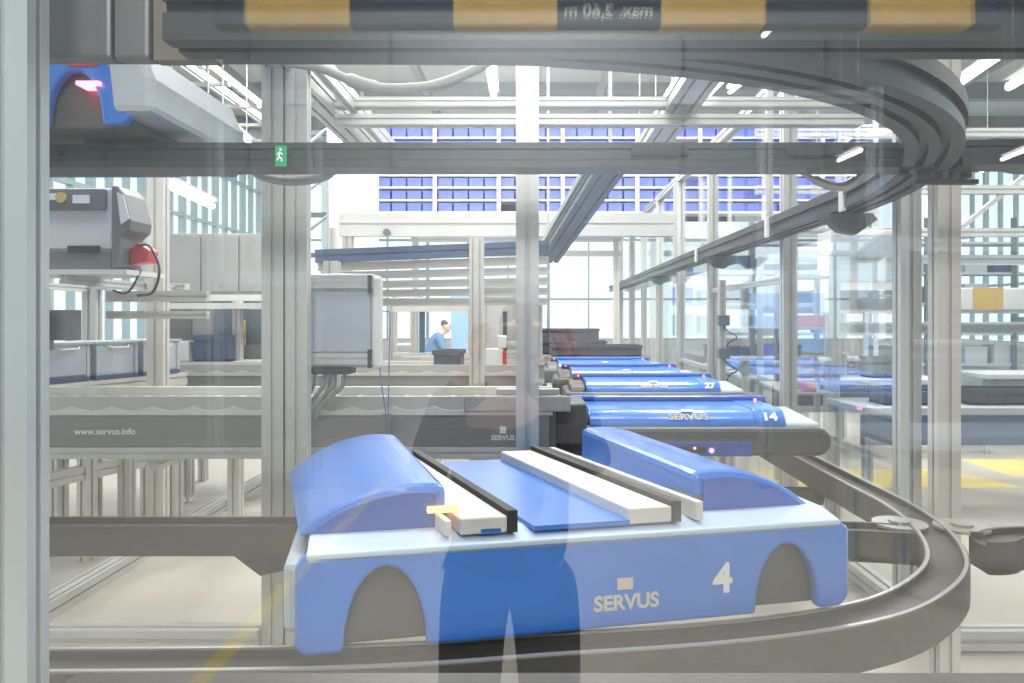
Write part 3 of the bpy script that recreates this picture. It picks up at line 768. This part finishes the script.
# ============================================================ STEEL HOUSING upper left, cable tray gantry
t = thing('steel_housing', 'brushed dark steel cover plate at the top left corner', 'housing', (-.50, 1.085, 2.08))
bm = BM(); box(bm, -.24, -.122, .0, .03, .0, .7); link('body', bm, M['steel'], t, bevel=.006)
bm = BM(); box(bm, -.119, -.066, .0, .03, .0, .7); link('side_strip', bm, M['steel'], t, bevel=.006)
bm = BM(); box(bm, -.062, .03, .005, .03, .0, .7); link('brown_reflection', bm, mat('brown', (.20, .17, .14), .5, .2, noise=.1), t)  # brown strip stands in for a reflected column, reflection put into the colour

bm = BM(); tube(bm, [(-.2, .015, .7), (-.2, .015, 5.32)], .01); tube(bm, [(.0, .015, .7), (.0, .015, 5.32)], .01); link('hanging_rod', bm, M['alu'], t)
t = thing('cable_tray', 'long metal cable tray running back under the roof at left', 'cable tray', (-4.3, 4, 4.7))
for x in (-.55, -.25, .1, .35):
    bm = BM(); box(bm, x, x+.05, 0, 14, (.0 if x != -.25 else .2), .10+(.0 if x != -.25 else .2)); link('tray_rail', bm, M['mull'] if x < 0 else M['alu'], t)
for k in range(14):
    bm = BM(); box(bm, -.55, .4, .4+k, .47+k, -.04, .0); link('rung', bm, M['alu'], t)
for k in (0, 4, 8, 12):
    bm = BM(); prof(bm, (.42, .6+k, -.1), (.42, .6+k, 2.2), .07, .07); link('hanger', bm, M['white'], t)
t = thing('gantry', 'blue grey steel gantry with diagonal struts, far upper left', 'gantry', (-3.9, 11, 0))
for x in (0, .9):
    for z in (2.6, 3.2, 3.9, 4.42):
        bm = BM(); box(bm, -.0, .9, x*3, x*3+.06, z, z+.07); link('girder', bm, M['mull_dk'], t)
    for px in (0, .86):
        bm = BM(); prof(bm, (px, x*3, 0), (px, x*3, 4.55), .09, .09); link('post', bm, M['mull'], t)
for k, z in enumerate((2.6, 3.2, 3.9)):
    bm = BM(); tube(bm, [(.05, 0, z), (.85, 0, z+.65)], .025); tube(bm, [(.85, 2.7, z), (.05, 2.7, z+.65)], .025); link('strut', bm, M['mull'], t)

# reflection of an exit sign, built as a solid on the high track
t = thing('exit_sign_reflection', 'reflection of a green exit sign with running figure, built on the straight high track', 'sign', P(281, 156, 3.10))
t.scale = (.5, .5, .5)
bm = BM(); box(bm, -.045, .045, -.012, .012, -.085, .085); link('sign_box', bm, M['green'], t)
bm = BM(); tube(bm, [(-.005, -.014, .035), (-.012, -.014, -.005), (-.028, -.014, -.04)], .006); tube(bm, [(-.012, -.014, -.005), (.012, -.014, -.03), (.008, -.014, -.05)], .006)
tube(bm, [(-.03, -.014, .01), (-.008, -.014, .028), (.018, -.014, .012)], .005); disc_c = (.002, .05)
A = [bm.verts.new((.002+.011*math.cos(a), -.016, .052+.011*math.sin(a))) for a in [2*PI*k/12 for k in range(12)]]; bm.faces.new(A)
link('running_figure', bm, M['white_e'], t)
bm = BM(); tube(bm, [(0, 0, .03), (0, .12, .03)], .02); link('mounting_arm', bm, M['dark'], t)

# ================================================================ HOSES
def hose(name, label, pts, r, m='hose'):
    bm = BM(); tube(bm, cr(pts, 8), r, 10); return tag(link(name, bm, M[m], smooth=True), label, 'hose')
hose('hose', 'thick pale grey hose sagging below the roof beams', [P(285, 62, 3.2), P(320, 68, 3.2), P(350, 80, 3.2), P(380, 88, 3.2), P(430, 86, 3.2), P(470, 72, 3.2), P(495, 56, 3.2), P(502, 40, 3.2)], [.02]*16+[.03]*8+[.022]*33)
hose('hose', 'thin pale hose looping under the straight high track at left', [P(250, 165, 3.4), P(262, 176, 3.4), P(290, 181, 3.4), P(325, 176, 3.4), P(340, 160, 3.4)], .022)
hose('hose', 'thin grey hose looping under the straight high track at right', [P(795, 168, 3.3), P(815, 180, 3.3), P(840, 187, 3.3), P(855, 180, 3.3), P(866, 168, 3.3)], [.012]*8+[.02]*17+[.012]*8, 'rail_lip')
bm = BM(); tube(bm, [(-.9, 8, 5.55), (.15, 8, 5.5)], .11, 14); tube(bm, cr([(.15, 8, 5.5), (.3, 8, 5.6), (.35, 8, 5.9), (.35, 8, 7.0)], 6), .11, 14)
tag(link('air_duct', bm, M['steel'], smooth=True), 'grey round pipe bending up to the ceiling', 'pipe')
t = thing('hanging_conveyor', 'dark green-grey sloping chute hanging in mid air behind the tall post', 'chute', (0, 0, 0))
bm = BM(); a, b = P(610, 165, 5.8), P(548, 258, 9.0); prof(bm, a, b, .24, .12, 2, 1); link('chute_body', bm, M['mull_dk'], t)
bm = BM(); prof(bm, a+Vector((-.12, 0, .08)), b+Vector((-.12, 0, .08)), .05, .05); link('chute_rail', bm, M['alu_cool'], t)
bm = BM(); tube(bm, [b+Vector((0, 0, .05)), b+Vector((0, 0, 4.4))], .015); tube(bm, [a+Vector((0, 0, .05)), a+Vector((0, 0, 4.4))], .015); link('hanging_rod', bm, M['alu'], t)

# ================================================================ LAMPS
def lamp(label, p0, p1, r=.02):
    t = thing('tube_lamp', label, 'lamp', p0); p0 = Vector(p0); d = Vector(p1)-p0
    bm = BM(); tube(bm, [(0, 0, 0), d], r, 8); link('tube', bm, M['tube'], t)
    bm = BM(); o = Vector((0, 0, r+.012)); n = d.normalized(); s = n.cross(Vector((0, 0, 1))).normalized()*(r*1.6)
    vs = [bm.verts.new(q) for q in (o-s, o+s, o+s+Vector((0, 0, .03)), o-s+Vector((0, 0, .03)))]; vt = [bm.verts.new(v.co+d) for v in vs]
    for k in range(4): bm.faces.new((vs[k], vs[(k+1) % 4], vt[(k+1) % 4], vt[k]))
    bm.faces.new(vs); bm.faces.new(vt[::-1]); link('housing', bm, M['alu'], t)
    bm = BM(); tube(bm, [d*.1+o, Vector((d.x*.1, d.y*.1, 7.4-p0.z))], .006, 6); tube(bm, [d*.9+o, Vector((d.x*.9, d.y*.9, 7.4-p0.z))], .006, 6); link('suspension_wire', bm, M['alu'], t)
    return t
def tl(label, a, b, da, db, r=.02): return lamp(label, P(a[0], a[1], da), P(b[0], b[1], db), r)
tl('long tube lamp beside the left upright, above the grey cabinet', (166, 184), (212, 206), 5.7, 6.9, .03)
tl('tube lamp farther back at upper left, near the exit sign', (219, 117), (249, 142), 7.5, 9.6, .025)
tl('tube lamp shining along the upper right roof beam, nearest', (746, 58), (706, 97), 4.0, 4.9, .014)
tl('middle tube lamp beside the upper right roof beam', (684, 121), (671, 135), 5.6, 6.6, .014)
tl('lowest tube lamp beside the upper right roof beam', (658, 150), (638, 169), 6.8, 8.0, .018)
tl('small tube lamp just right of the roof beam lamps', (740, 84), (730, 92), 6.0, 6.6, .018)
tl('bright tube lamp hanging just above the white crossbeams, centre', (490, 66), (494, 96), 9, 12.8, .05)
al = lamp('added unseen tube lamp over the aisle, lighting the clearance bar', (-1.6, .45, 3.6), (1.9, .45, 3.6), .03)  # added lamp out of view, brightens the clearance bar and nearby framing
ll = bpy.data.lights.new('aisle_fill', 'AREA'); ll.shape = 'RECTANGLE'; ll.size = 3.5; ll.size_y = .12; ll.energy = 45
lo = bpy.data.objects.new('aisle_fill', ll); COL.objects.link(lo); lo.location = (.15, .45, 3.56)
def bl(label, a, b, dv, dw, r_=.03):
    p, q = P(a[0], a[1], dv), P(b[0], b[1], dw); p.y = 1.9-p.y; q.y = 1.9-q.y; lamp(label, p, q, r_)
bl('tube lamp behind the photographer, mirrored as a short streak at upper right', (839, 160), (861, 150), 10, 9)
bl('tube lamp behind the photographer, mirrored at the right edge below the track', (1003, 159), (1030, 148), 10, 9)
bl('tube lamp behind the photographer, mirrored at the far upper right', (1010, 86), (1050, 62), 8, 7, .05)
bl('tube lamp behind the photographer, mirrored above the bend of the high track', (764, 35), (772, 27), 8, 7.5)
# lamps beyond the right-hand glass wall
for k, (x, y) in enumerate(((5.0, 7.0), (5.0, 11.5), (8.5, 7.0), (8.5, 12.0), (11.5, 9.0))):
    lamp(('tube lamp over the neighbouring bay, %s' % ('nearest the glass wall', 'farther along the glass wall', 'mid bay front', 'mid bay rear', 'rightmost and far')[k]), (x, y, 4.6), (x+.3, y+2.6, 4.6), .04)

# ================================================================ NEIGHBOURING BAY (right)
def bench(x, y, w, label, h=.95, m='slate2', over=2.3):
    t = thing('work_station', label, 'workstation', (x, y, 0))
    bm = BM(); box(bm, 0, w, 0, .8, h-.06, h); link('worktop', bm, M['bin_grey'], t, bevel=.008)
    bm = BM(); box(bm, 0, w, .02, .06, h-.32, h-.07); link('apron', bm, M[m], t)
    for xx in (.06, w-.06):
        for yy in (.06, .74):
            bm = BM(); prof(bm, (xx, yy, 0), (xx, yy, h-.06 if yy < .5 else over), .07, .07); link('leg', bm, M['alu_cool'], t)
    for z in (over-.05, over-.7):
        bm = BM(); prof(bm, (.1, .74, z), (w-.1, .74, z), .06, .08); link('cross_beam', bm, M['alu_cool'], t)
    bm = BM(); box(bm, .1, w-.1, .5, .9, over-.66, over-.64); link('shelf', bm, M['bin_grey'], t)
    return t
bench(2.75, 6.2, 2.0, 'work station just beyond the glass wall, dark blue apron', .95, 'navy')
bench(4.9, 6.0, 2.4, 'work station at far right beyond the glass, crates on top', 1.0, 'slate2')
bench(2.9, 9.0, 2.2, 'second row work station beyond the glass wall', .95, 'navy', 2.5)
bench(5.6, 9.2, 2.6, 'second row work station at far right', 1.0, 'slate2', 2.5)
bench(3.2, 13.0, 3.0, 'rear work station beyond the glass wall', 1.0, 'slate2', 2.6)
nb = [(5.05, 6.15, 1.002, .5, .35, .28, 'slate2', 'dark slate crate on the far right work station, left end'),
      (5.75, 6.15, 1.002, .7, .35, .22, 'crate', 'low black crate on the far right work station, right end'),
      (3.0, 6.35, .952, .5, .3, .12, 'navy', 'flat navy crate on the near work station beyond the glass'),
      (3.75, 6.35, .952, .6, .3, .14, 'crate', 'flat black crate on the near work station beyond the glass'),
      (3.3, 9.2, .952, .5, .35, .34, 'bin_grey', 'pale grey crate on the second row work station'),
      (4.2, 9.2, .952, .5, .35, .26, 'slate2', 'slate crate on the second row work station')]
for (x, y, z, w, d_, h, m, lb) in nb: crate('crate', x, x+w, y, z, z+h, lb, d_, m)
# orange packages
def package(px0, px1, py0, py1, d, label, m='orange', dp=.3):
    a, b = P(px0, py1, d), P(px1, py0, d); bm = BM(); box(bm, a.x, b.x, d, d+dp, a.z, b.z)
    t = tag(link('package', bm, M[m], bevel=.012), label, 'box'); return t
t = thing('wall_cabinet', 'white switch cabinet on legs seen through the glass wall', 'cabinet', (3.2, 8.0, 0))
bm = BM(); box(bm, 0, .85, 0, .4, 1.75, 2.65); link('body', bm, M['paper'], t, bevel=.01)
bm = BM(); box(bm, .04, .81, -.015, 0, 2.1, 2.6); link('door', bm, M['bin_grey'], t)
bm = BM(); box(bm, .1, .75, -.015, 0, 1.8, 2.0); link('vent', bm, M['slate2'], t)
for x in (.04, .81):
    bm = BM(); prof(bm, (x, .2, 0), (x, .2, 1.75), .07, .07); link('leg', bm, M['alu_cool'], t)
t = thing('parts_rack', 'tall narrow rack with orange packages beyond the glass wall', 'rack', (2.55, 7.4, 0))
for x in (0, .42):
    for y in (0, .4):
        bm = BM(); prof(bm, (x, y, 0), (x, y, 2.2), .05, .05); link('upright', bm, M['alu_cool'], t)
for z in (.5, .93, 1.3, 1.58, 2.1):
    bm = BM(); box(bm, -.02, .44, -.02, .42, z, z+.025); link('shelf', bm, M['bin_grey'], t)
def onbox(x, y, z, w, dp, h, label, m):
    bm = BM(); box(bm, x, x+w, y, y+dp, z, z+h); box(bm, x+w*.42, x+w*.58, y-.002, y, z, z+h)
    return tag(link('package', bm, M[m], bevel=.006), label, 'box')
onbox(2.57, 7.42, 1.607, .34, .3, .12, 'orange package on the upper shelf of the narrow rack', 'orange')
onbox(2.60, 7.42, .957, .22, .3, .10, 'small orange package on the lower shelf of the narrow rack', 'orange')
onbox(2.60, 7.42, 1.327, .30, .3, .16, 'dark package between the orange ones on the narrow rack', 'slate2')
t = thing('reflection_beam', 'added white beam at right, its orange stripes standing in for a reflection', 'barrier', (4.0, 7.35, 0))  # made-up beam, its stripes stand in for reflected yellow bands
bm = BM(); box(bm, 0, 4.2, 0, .12, 1.78, 2.0); link('beam_body', bm, M['white'], t, bevel=.01)
for k in range(6):
    bm = BM(); box(bm, .35+k*.62, .65+k*.62, -.004, 0, 1.78, 2.0); link('stripe', bm, M['brass'], t)
for x in (.05, 4.1):
    bm = BM(); prof(bm, (x, .06, 0), (x, .06, 1.78), .09, .09); link('post', bm, M['alu_cool'], t)
t = thing('gantry', 'tall aluminium gantry in the bay beyond the glass at right', 'gantry', (4.3, 10.4, 0))
for x in (0, 1.6, 3.4, 5.2):
    bm = BM(); prof(bm, (x, 0, 0), (x, 0, 4.3), .12, .12); link('post', bm, M['alu'], t)
for z in (2.9, 3.5, 4.3):
    bm = BM(); prof(bm, (-1.2, 0, z), (5.3, 0, z), .1, .12); link('beam', bm, M['alu'], t)
for x in (0, 1.6, 3.4):
    bm = BM(); prof(bm, (x, .0, 2.9), (x+1.6, .0, 4.2), .06, .06); link('brace', bm, M['alu'], t)
t = thing('storage_rack', 'far metal shelving in the bay beyond the glass', 'rack', (3.0, 17, 0))
for z in (.6, 1.3, 2.0, 2.7, 3.4):
    bm = BM(); box(bm, 0, 10, 0, .7, z, z+.05); link('shelf', bm, M['bin_grey'], t)
for x in (0, 2, 4, 6, 8, 10):
    bm = BM(); prof(bm, (x, 0, 0), (x, 0, 4), .09, .09); link('upright', bm, M['slate2'], t)
ci = 0
for z in (.65, 1.35, 2.05, 2.75):
    for k in range(14):
        if random.random() < .3: continue
        bm = BM(); x = 3.15+k*.68; h = random.uniform(.25, .45); box(bm, x, x+.5, 17.1, 17.6, z+.001, z+h); box(bm, x-.01, x+.51, 17.09, 17.1, z+h-.05, z+h)
        tag(link('carton', bm, M[random.choice(['navy', 'bin_grey', 'slate2', 'bin_blue', 'bin_grey'])]), 'carton on the far shelving beyond the glass', 'box', 'cartons on the far shelving')

# floor tapes
def tape(label, pts):
    bm = BM(); v = [bm.verts.new((x, y, .0005)) for x, y in pts]; w = [bm.verts.new((x, y, .002)) for x, y in pts]
    bm.faces.new(v); bm.faces.new(w)
    for k in range(4): bm.faces.new((v[k], v[(k+1) % 4], w[(k+1) % 4], w[k]))
    return tag(link('floor_tape', bm, M['yellow']), label, 'marking')
tape('wide yellow floor marking beyond the bend of the low track', [(2.4, 7.4), (4.9, 7.4), (4.6, 8.3), (2.4, 8.3)])
tape('yellow floor marking at the far right edge', [(5.1, 7.9), (7.5, 7.9), (7.5, 8.9), (5.1, 8.9)])
tape('narrow yellow floor line beside the low track', [(1.42, 5.1), (1.50, 5.1), (1.50, 9.5), (1.42, 9.5)])
tape('yellow floor line behind the photographer, mirrored in the glass', [(-1.62, -1.2), (-1.52, -1.2), (-1.52, -6), (-1.62, -6)])

# ================================================================ HALL BEHIND THE CAMERA (mirrored in the front glass)
t = thing('height_limit_bar', 'yellow and black clearance bar, reflected in the glass along the top', 'barrier', (0, -.42, 2.612))
bm = BM(); box(bm, -1.0, 1.457, -.03, .03, 0, .125); link('bar_core', bm, M['slate'], t)
for k in range(4):
    bm = BM(); x0 = -.90+.646*k; box(bm, x0, x0+.323, -.033, .033, -.002, .128); link('yellow_band', bm, M['stripe'], t)
text('clearance_lettering', 'max. 2,60 m', .056, M['txt'], t, (.228, .0315, .040), (PI/2, 0, PI), bold=.001)
for x in (-.9, 1.3):
    bm = BM(); tube(bm, [(x, 0, .12), (x, 0, 4.788)], .008, 6); link('chain', bm, M['alu'], t)
t = thing('support_frame', 'aluminium frame in the hall behind the photographer', 'frame', (0, -5.5, 0))
for x in (-3.2, -2.2, 2.3, 3.4):
    bm = BM(); prof(bm, (x, 0, 0), (x, 0, 4), .12, .12); link('post', bm, M['alu_cool'], t)
for z in (2.1, 3.9):
    bm = BM(); prof(bm, (-3.2, 0, z), (3.4, 0, z), .1, .14); link('beam', bm, M['alu_cool'], t)
bm = BM(); box(bm, -8.5, 15.5, -8.7, -8.5, 0, 7.4)
for x in range(-8, 15, 2): box(bm, x, x+.06, -8.5, -8.46, 0, 7.4)
struct(link('wall_front', bm, mat('wall_front', (.36, .38, .39), .7, noise=.05, nscale=1)))
bench(2.2, -3.4, 2.2, 'work station behind the photographer, mirrored at right', .95, 'slate2', 2.2)

# ================================================================ PEOPLE
def skin_obj(name, verts, edges, radii, m, parent, root=0, sub=2):
    me = bpy.data.meshes.new(name); me.from_pydata([tuple(v) for v in verts], edges, [])
    o = bpy.data.objects.new(name, me); COL.objects.link(o); o.parent = parent
    me.materials.append(m)
    s = o.modifiers.new('Skin', 'SKIN'); s.use_smooth_shade = True; s.branch_smoothing = .3
    if not me.skin_vertices: me.attributes.new('skin', 'FLOAT', 'POINT') if False else None
    for i, r in enumerate(radii):
        sv = me.skin_vertices[0].data[i]; sv.radius = r if isinstance(r, tuple) else (r, r); sv.use_root = (i == root)
    b = o.modifiers.new('Sub', 'SUBSURF'); b.levels = sub; b.render_levels = sub
    return o
def ensure_skin(me):
    bm = BM(); bm.from_mesh(me); bm.verts.layers.skin.verify(); bm.to_mesh(me); bm.free()
_old = skin_obj
def skin_obj(name, verts, edges, radii, m, parent, root=0, sub=2):
    me = bpy.data.meshes.new(name); me.from_pydata([tuple(v) for v in verts], edges, []); ensure_skin(me)
    o = bpy.data.objects.new(name, me); COL.objects.link(o); o.parent = parent; me.materials.append(m)
    s = o.modifiers.new('Skin', 'SKIN'); s.use_smooth_shade = True
    for i, r in enumerate(radii):
        sv = me.skin_vertices[0].data[i]; sv.radius = r if isinstance(r, tuple) else (r, r); sv.use_root = (i == root)
    b = o.modifiers.new('Sub', 'SUBSURF'); b.levels = sub; b.render_levels = sub
    return o
def person(label, loc, rz, J, top, bottom, holding=None, lean=0.):
    """J: joints; facing +y; local z up"""
    t = thing('person', label, 'person', loc, rz)
    V = []; E = []; R = []
    def add(p, r, par=None):
        V.append(Vector(p)); R.append(r)
        if par is not None: E.append((par, len(V)-1))
        return len(V)-1
    pel = add(J['pelvis'], (.115, .08)); wa = add(J['waist'], (.11, .08), pel); ch = add(J['chest'], (.165, .11), wa)
    nk = add(J['neck'], .055, ch); hb = add(J['head']-Vector((0, 0, .06)), (.068, .075), nk); hm = add(J['head'], (.078, .098), hb); ht = add(J['head']+Vector((0, -.01, .075)), (.062, .08), hm)
    add(J['head']+Vector((0, .095, -.01)), .016, hm)     # nose
    for s in (-1, 1): add(J['head']+Vector((s*.082, -.005, 0)), .014, hm)  # ears
    for s, k in ((-1, 'L'), (1, 'R')):
        sh = add(J['sh'+k], .055, ch); el = add(J['el'+k], .042, sh); wr = add(J['wr'+k], .028, el)
        d = (J['wr'+k]-J['el'+k]).normalized(); side = d.cross(Vector((0, 0, 1)))
        if side.length < .1: side = Vector((1, 0, 0))
        side.normalize(); pal = add(J['wr'+k]+d*.05, (.036, .020), wr)
        for f in range(4):
            off = side*(-.028+.019*f); ln = (.07, .08, .078, .06)[f]; a = add(V[pal]+d*.035+off, .010, pal)
            b = add(V[a]+d*ln*.5+Vector((0, 0, -.006)), .009, a); add(V[b]+d*ln*.45+Vector((0, 0, -.018)), .008, b)
        th = add(V[wr]+d*.03+side*(-s)*.035*(1 if side.x < 0 else -1), .012, pal); add(V[th]+d*.04+side*(-s)*.01, .010, th)
    for s, k in ((-1, 'L'), (1, 'R')):
        hp = add(J['hip'+k], .075, pel); kn = add(J['kn'+k], .056, hp); an = add(J['an'+k], .038, kn); add(J['an'+k]+Vector((0, .12, -.045)), (.042, .028), an)
    skin_obj('body', V, E, R, M['skin'], t)
    def sub(name, chain, m):
        VV = []; EE = []; RR = []
        for (p, r, par) in chain:
            VV.append(Vector(p)); RR.append(r)
            if par is not None: EE.append((par, len(VV)-1))
        return skin_obj(name, VV, EE, RR, m, t)
    sub('jacket', [(J['pelvis']+Vector((0, 0, -.13)), (.19, .14), None), (J['waist'], (.175, .125), 0), (J['chest'], (.19, .135), 1), (J['neck']-Vector((0, 0, .04)), .075, 2),
        (J['shL'], .078, 2), (J['elL'], .058, 4), (J['wrL'].lerp(J['elL'], .12), .042, 5), (J['shR'], .078, 2), (J['elR'], .058, 7), (J['wrR'].lerp(J['elR'], .12), .042, 8)], M[top])
    sub('trousers', [(J['pelvis']+Vector((0, 0, .10)), (.165, .125), None), (J['hipL']-Vector((0, 0, .05)), .108, 0), (J['knL'], .092, 1), (J['anL']+Vector((0, 0, .03)), .062, 2), (J['hipR']-Vector((0, 0, .05)), .108, 0), (J['knR'], .092, 4), (J['anR']+Vector((0, 0, .03)), .062, 5)], M[bottom])
    for k in 'LR':
        sub('shoe', [(J['an'+k]+Vector((0, -.04, -.04)), .045, None), (J['an'+k]+Vector((0, .06, -.045)), .042, 0), (J['an'+k]+Vector((0, .16, -.052)), .034, 1)], M['rubber'])
    h = J['head']
    sub('hair', [(h+Vector((0, -.035, .0)), (.080, .07), None), (h+Vector((0, -.02, .07)), (.078, .09), 0), (h+Vector((0, .03, .10)), (.06, .055), 1)], M['hair'])
    for s in (-1, 1):
        bm = BM(); bmesh.ops.create_uvsphere(bm, u_segments=10, v_segments=8, radius=.012); o = link('eye', bm, M['rubber'], t); o.location = h+Vector((s*.03, .088, .012))
    bm = BM(); tube(bm, [h+Vector((-.024, .086, -.052)), h+Vector((0, .094, -.054)), h+Vector((.024, .086, -.052))], .005, 6); link('mouth', bm, M['red'], t)
    return t
Vv = Vector
J1 = dict(pelvis=Vv((0, 0, .95)), waist=Vv((0, .0, 1.12)), chest=Vv((0, 0, 1.33)), neck=Vv((0, .0, 1.50)), head=Vv((.04, .03, 1.63)),
    shL=Vv((-.18, 0, 1.42)), elL=Vv((-.23, .08, 1.20)), wrL=Vv((-.10, .18, 1.57)), shR=Vv((.18, 0, 1.42)), elR=Vv((.23, .10, 1.24)), wrR=Vv((.16, .18, 1.57)),
    hipL=Vv((-.10, 0, .88)), knL=Vv((-.115, .01, .50)), anL=Vv((-.12, -.01, .085)), hipR=Vv((.10, 0, .88)), knR=Vv((.115, .01, .50)), anR=Vv((.12, -.01, .085)))
ph = person('dark dressed photographer standing behind the camera, mirrored in the glass', (-.08, -.42, 0), 0, J1, 'jacket', 'trouser')
ph.scale = (1.12, 1, 1)
t = thing('photo_camera', 'black photo camera held up by the photographer', 'camera', (-.03, -.12, 1.585))
bm = BM(); box(bm, -.07, .07, -.09, -.03, .0, .095); box(bm, -.025, .025, -.085, -.035, .095, .12); link('camera_body', bm, M['rubber'], t, bevel=.01)
bm = BM(); tube(bm, [(0, -.03, .047), (0, .02, .047)], .034, 16); link('lens', bm, M['dark'], t)
# worker far behind, bending over a bench
J2 = dict(pelvis=Vv((0, 0, .95)), waist=Vv((0, .06, 1.11)), chest=Vv((0, .16, 1.30)), neck=Vv((0, .25, 1.44)), head=Vv((0, .33, 1.54)),
    shL=Vv((-.18, .18, 1.36)), elL=Vv((-.21, .28, 1.10)), wrL=Vv((-.12, .50, 1.08)), shR=Vv((.18, .18, 1.36)), elR=Vv((.21, .28, 1.10)), wrR=Vv((.12, .50, 1.08)),
    hipL=Vv((-.10, 0, .88)), knL=Vv((-.115, .01, .50)), anL=Vv((-.12, -.01, .085)), hipR=Vv((.10, 0, .88)), knR=Vv((.115, .01, .50)), anR=Vv((.12, -.01, .085)))
person('worker in blue top bending over a bench, seen through the opening', (-1.90, 13.0, 0), math.radians(-75), J2, 'shirt', 'worktrs')
t = thing('work_bench', 'white bench the distant worker leans over', 'bench', (-1.50, 12.7, 0))
bm = BM(); box(bm, 0, 1.2, 0, .7, .96, 1.0); link('worktop', bm, M['white'], t)
for x in (.05, 1.15):
    for y in (.05, .65):
        bm = BM(); prof(bm, (x, y, 0), (x, y, .96), .06, .06); link('leg', bm, M['alu'], t)
t = thing('shelf_unit', 'pale shelf unit seen left of the distant worker', 'shelf', (-2.6, 13.6, 0))
for z in (.3, .9, 1.2, 1.5, 1.8, 2.1):
    bm = BM(); box(bm, 0, .45, 0, .4, z, z+.03); link('shelf_board', bm, M['white'], t)
for x in (-.03, .45):
    bm = BM(); box(bm, x, x+.03, 0, .4, 0, 2.2); link('side_panel', bm, M['alu_cool'], t)
t = thing('display_board', 'blue board behind the distant worker', 'board', (-1.7, 15.0, 0))
bm = BM(); box(bm, 0, 1.6, 0, .05, 1.0, 2.2); link('board_sheet', bm, M['blue_lt'], t)
for x in (.05, 1.5):
    bm = BM(); box(bm, x, x+.05, .05, .1, 0, 2.2); link('leg', bm, M['alu'], t)

# ================================================================ LIGHT
w = bpy.data.worlds.new('World'); SC.world = w; w.use_nodes = True
bg = w.node_tree.nodes['Background']; bg.inputs[0].default_value = (.93, .97, 1, 1); bg.inputs[1].default_value = 1.7
def ceiling_fill(x, y, sx, sy, power, z=6.80):  # added area light under the closed ceiling, fills the hall
    l = bpy.data.lights.new('ceiling_fill', 'AREA'); l.shape = 'RECTANGLE'; l.size = sx; l.size_y = sy; l.energy = power; l.color = (1, .985, .96)
    o = bpy.data.objects.new('ceiling_fill', l); COL.objects.link(o); o.location = (x, y, z)
for (x, y, p) in ((-2.5, 3.5, 230), (1.5, 3.5, 230), (-2.5, 9.5, 620), (1.5, 9.5, 620), (6, 6, 420), (10, 9, 420), (-1, 16, 800), (6, 14, 450), (0, -4.6, 560), (0, -7.0, 260)):  # last two added to brighten the floor mirrored in the front glass
    ceiling_fill(x, y, 2.6, 2.0, p)
# ================================================================ CAMERA
cam = bpy.data.cameras.new('Camera'); co = bpy.data.objects.new('Camera', cam); COL.objects.link(co)
co.location = (0, 0, CAMZ); co.rotation_euler = (PI/2, 0, 0)
cam.sensor_width = 36; cam.lens = F/1024*36; cam.clip_start = .02; cam.clip_end = 200
cam.shift_x = (512-535)/1024; cam.shift_y = (318-341.5)/1024
SC.camera = co
SC.view_settings.view_transform = 'Standard'; SC.view_settings.look = 'None'; SC.view_settings.gamma = 1
SC.view_settings.use_curve_mapping = False; SC.view_settings.exposure = 0.03
cy = SC.cycles
cy.max_bounces = 7; cy.diffuse_bounces = 4; cy.glossy_bounces = 4; cy.transparent_max_bounces = 40; cy.transmission_bounces = 4
cy.sample_clamp_indirect = 6; cy.use_denoising = True
cy.caustics_reflective = False; cy.caustics_refractive = False
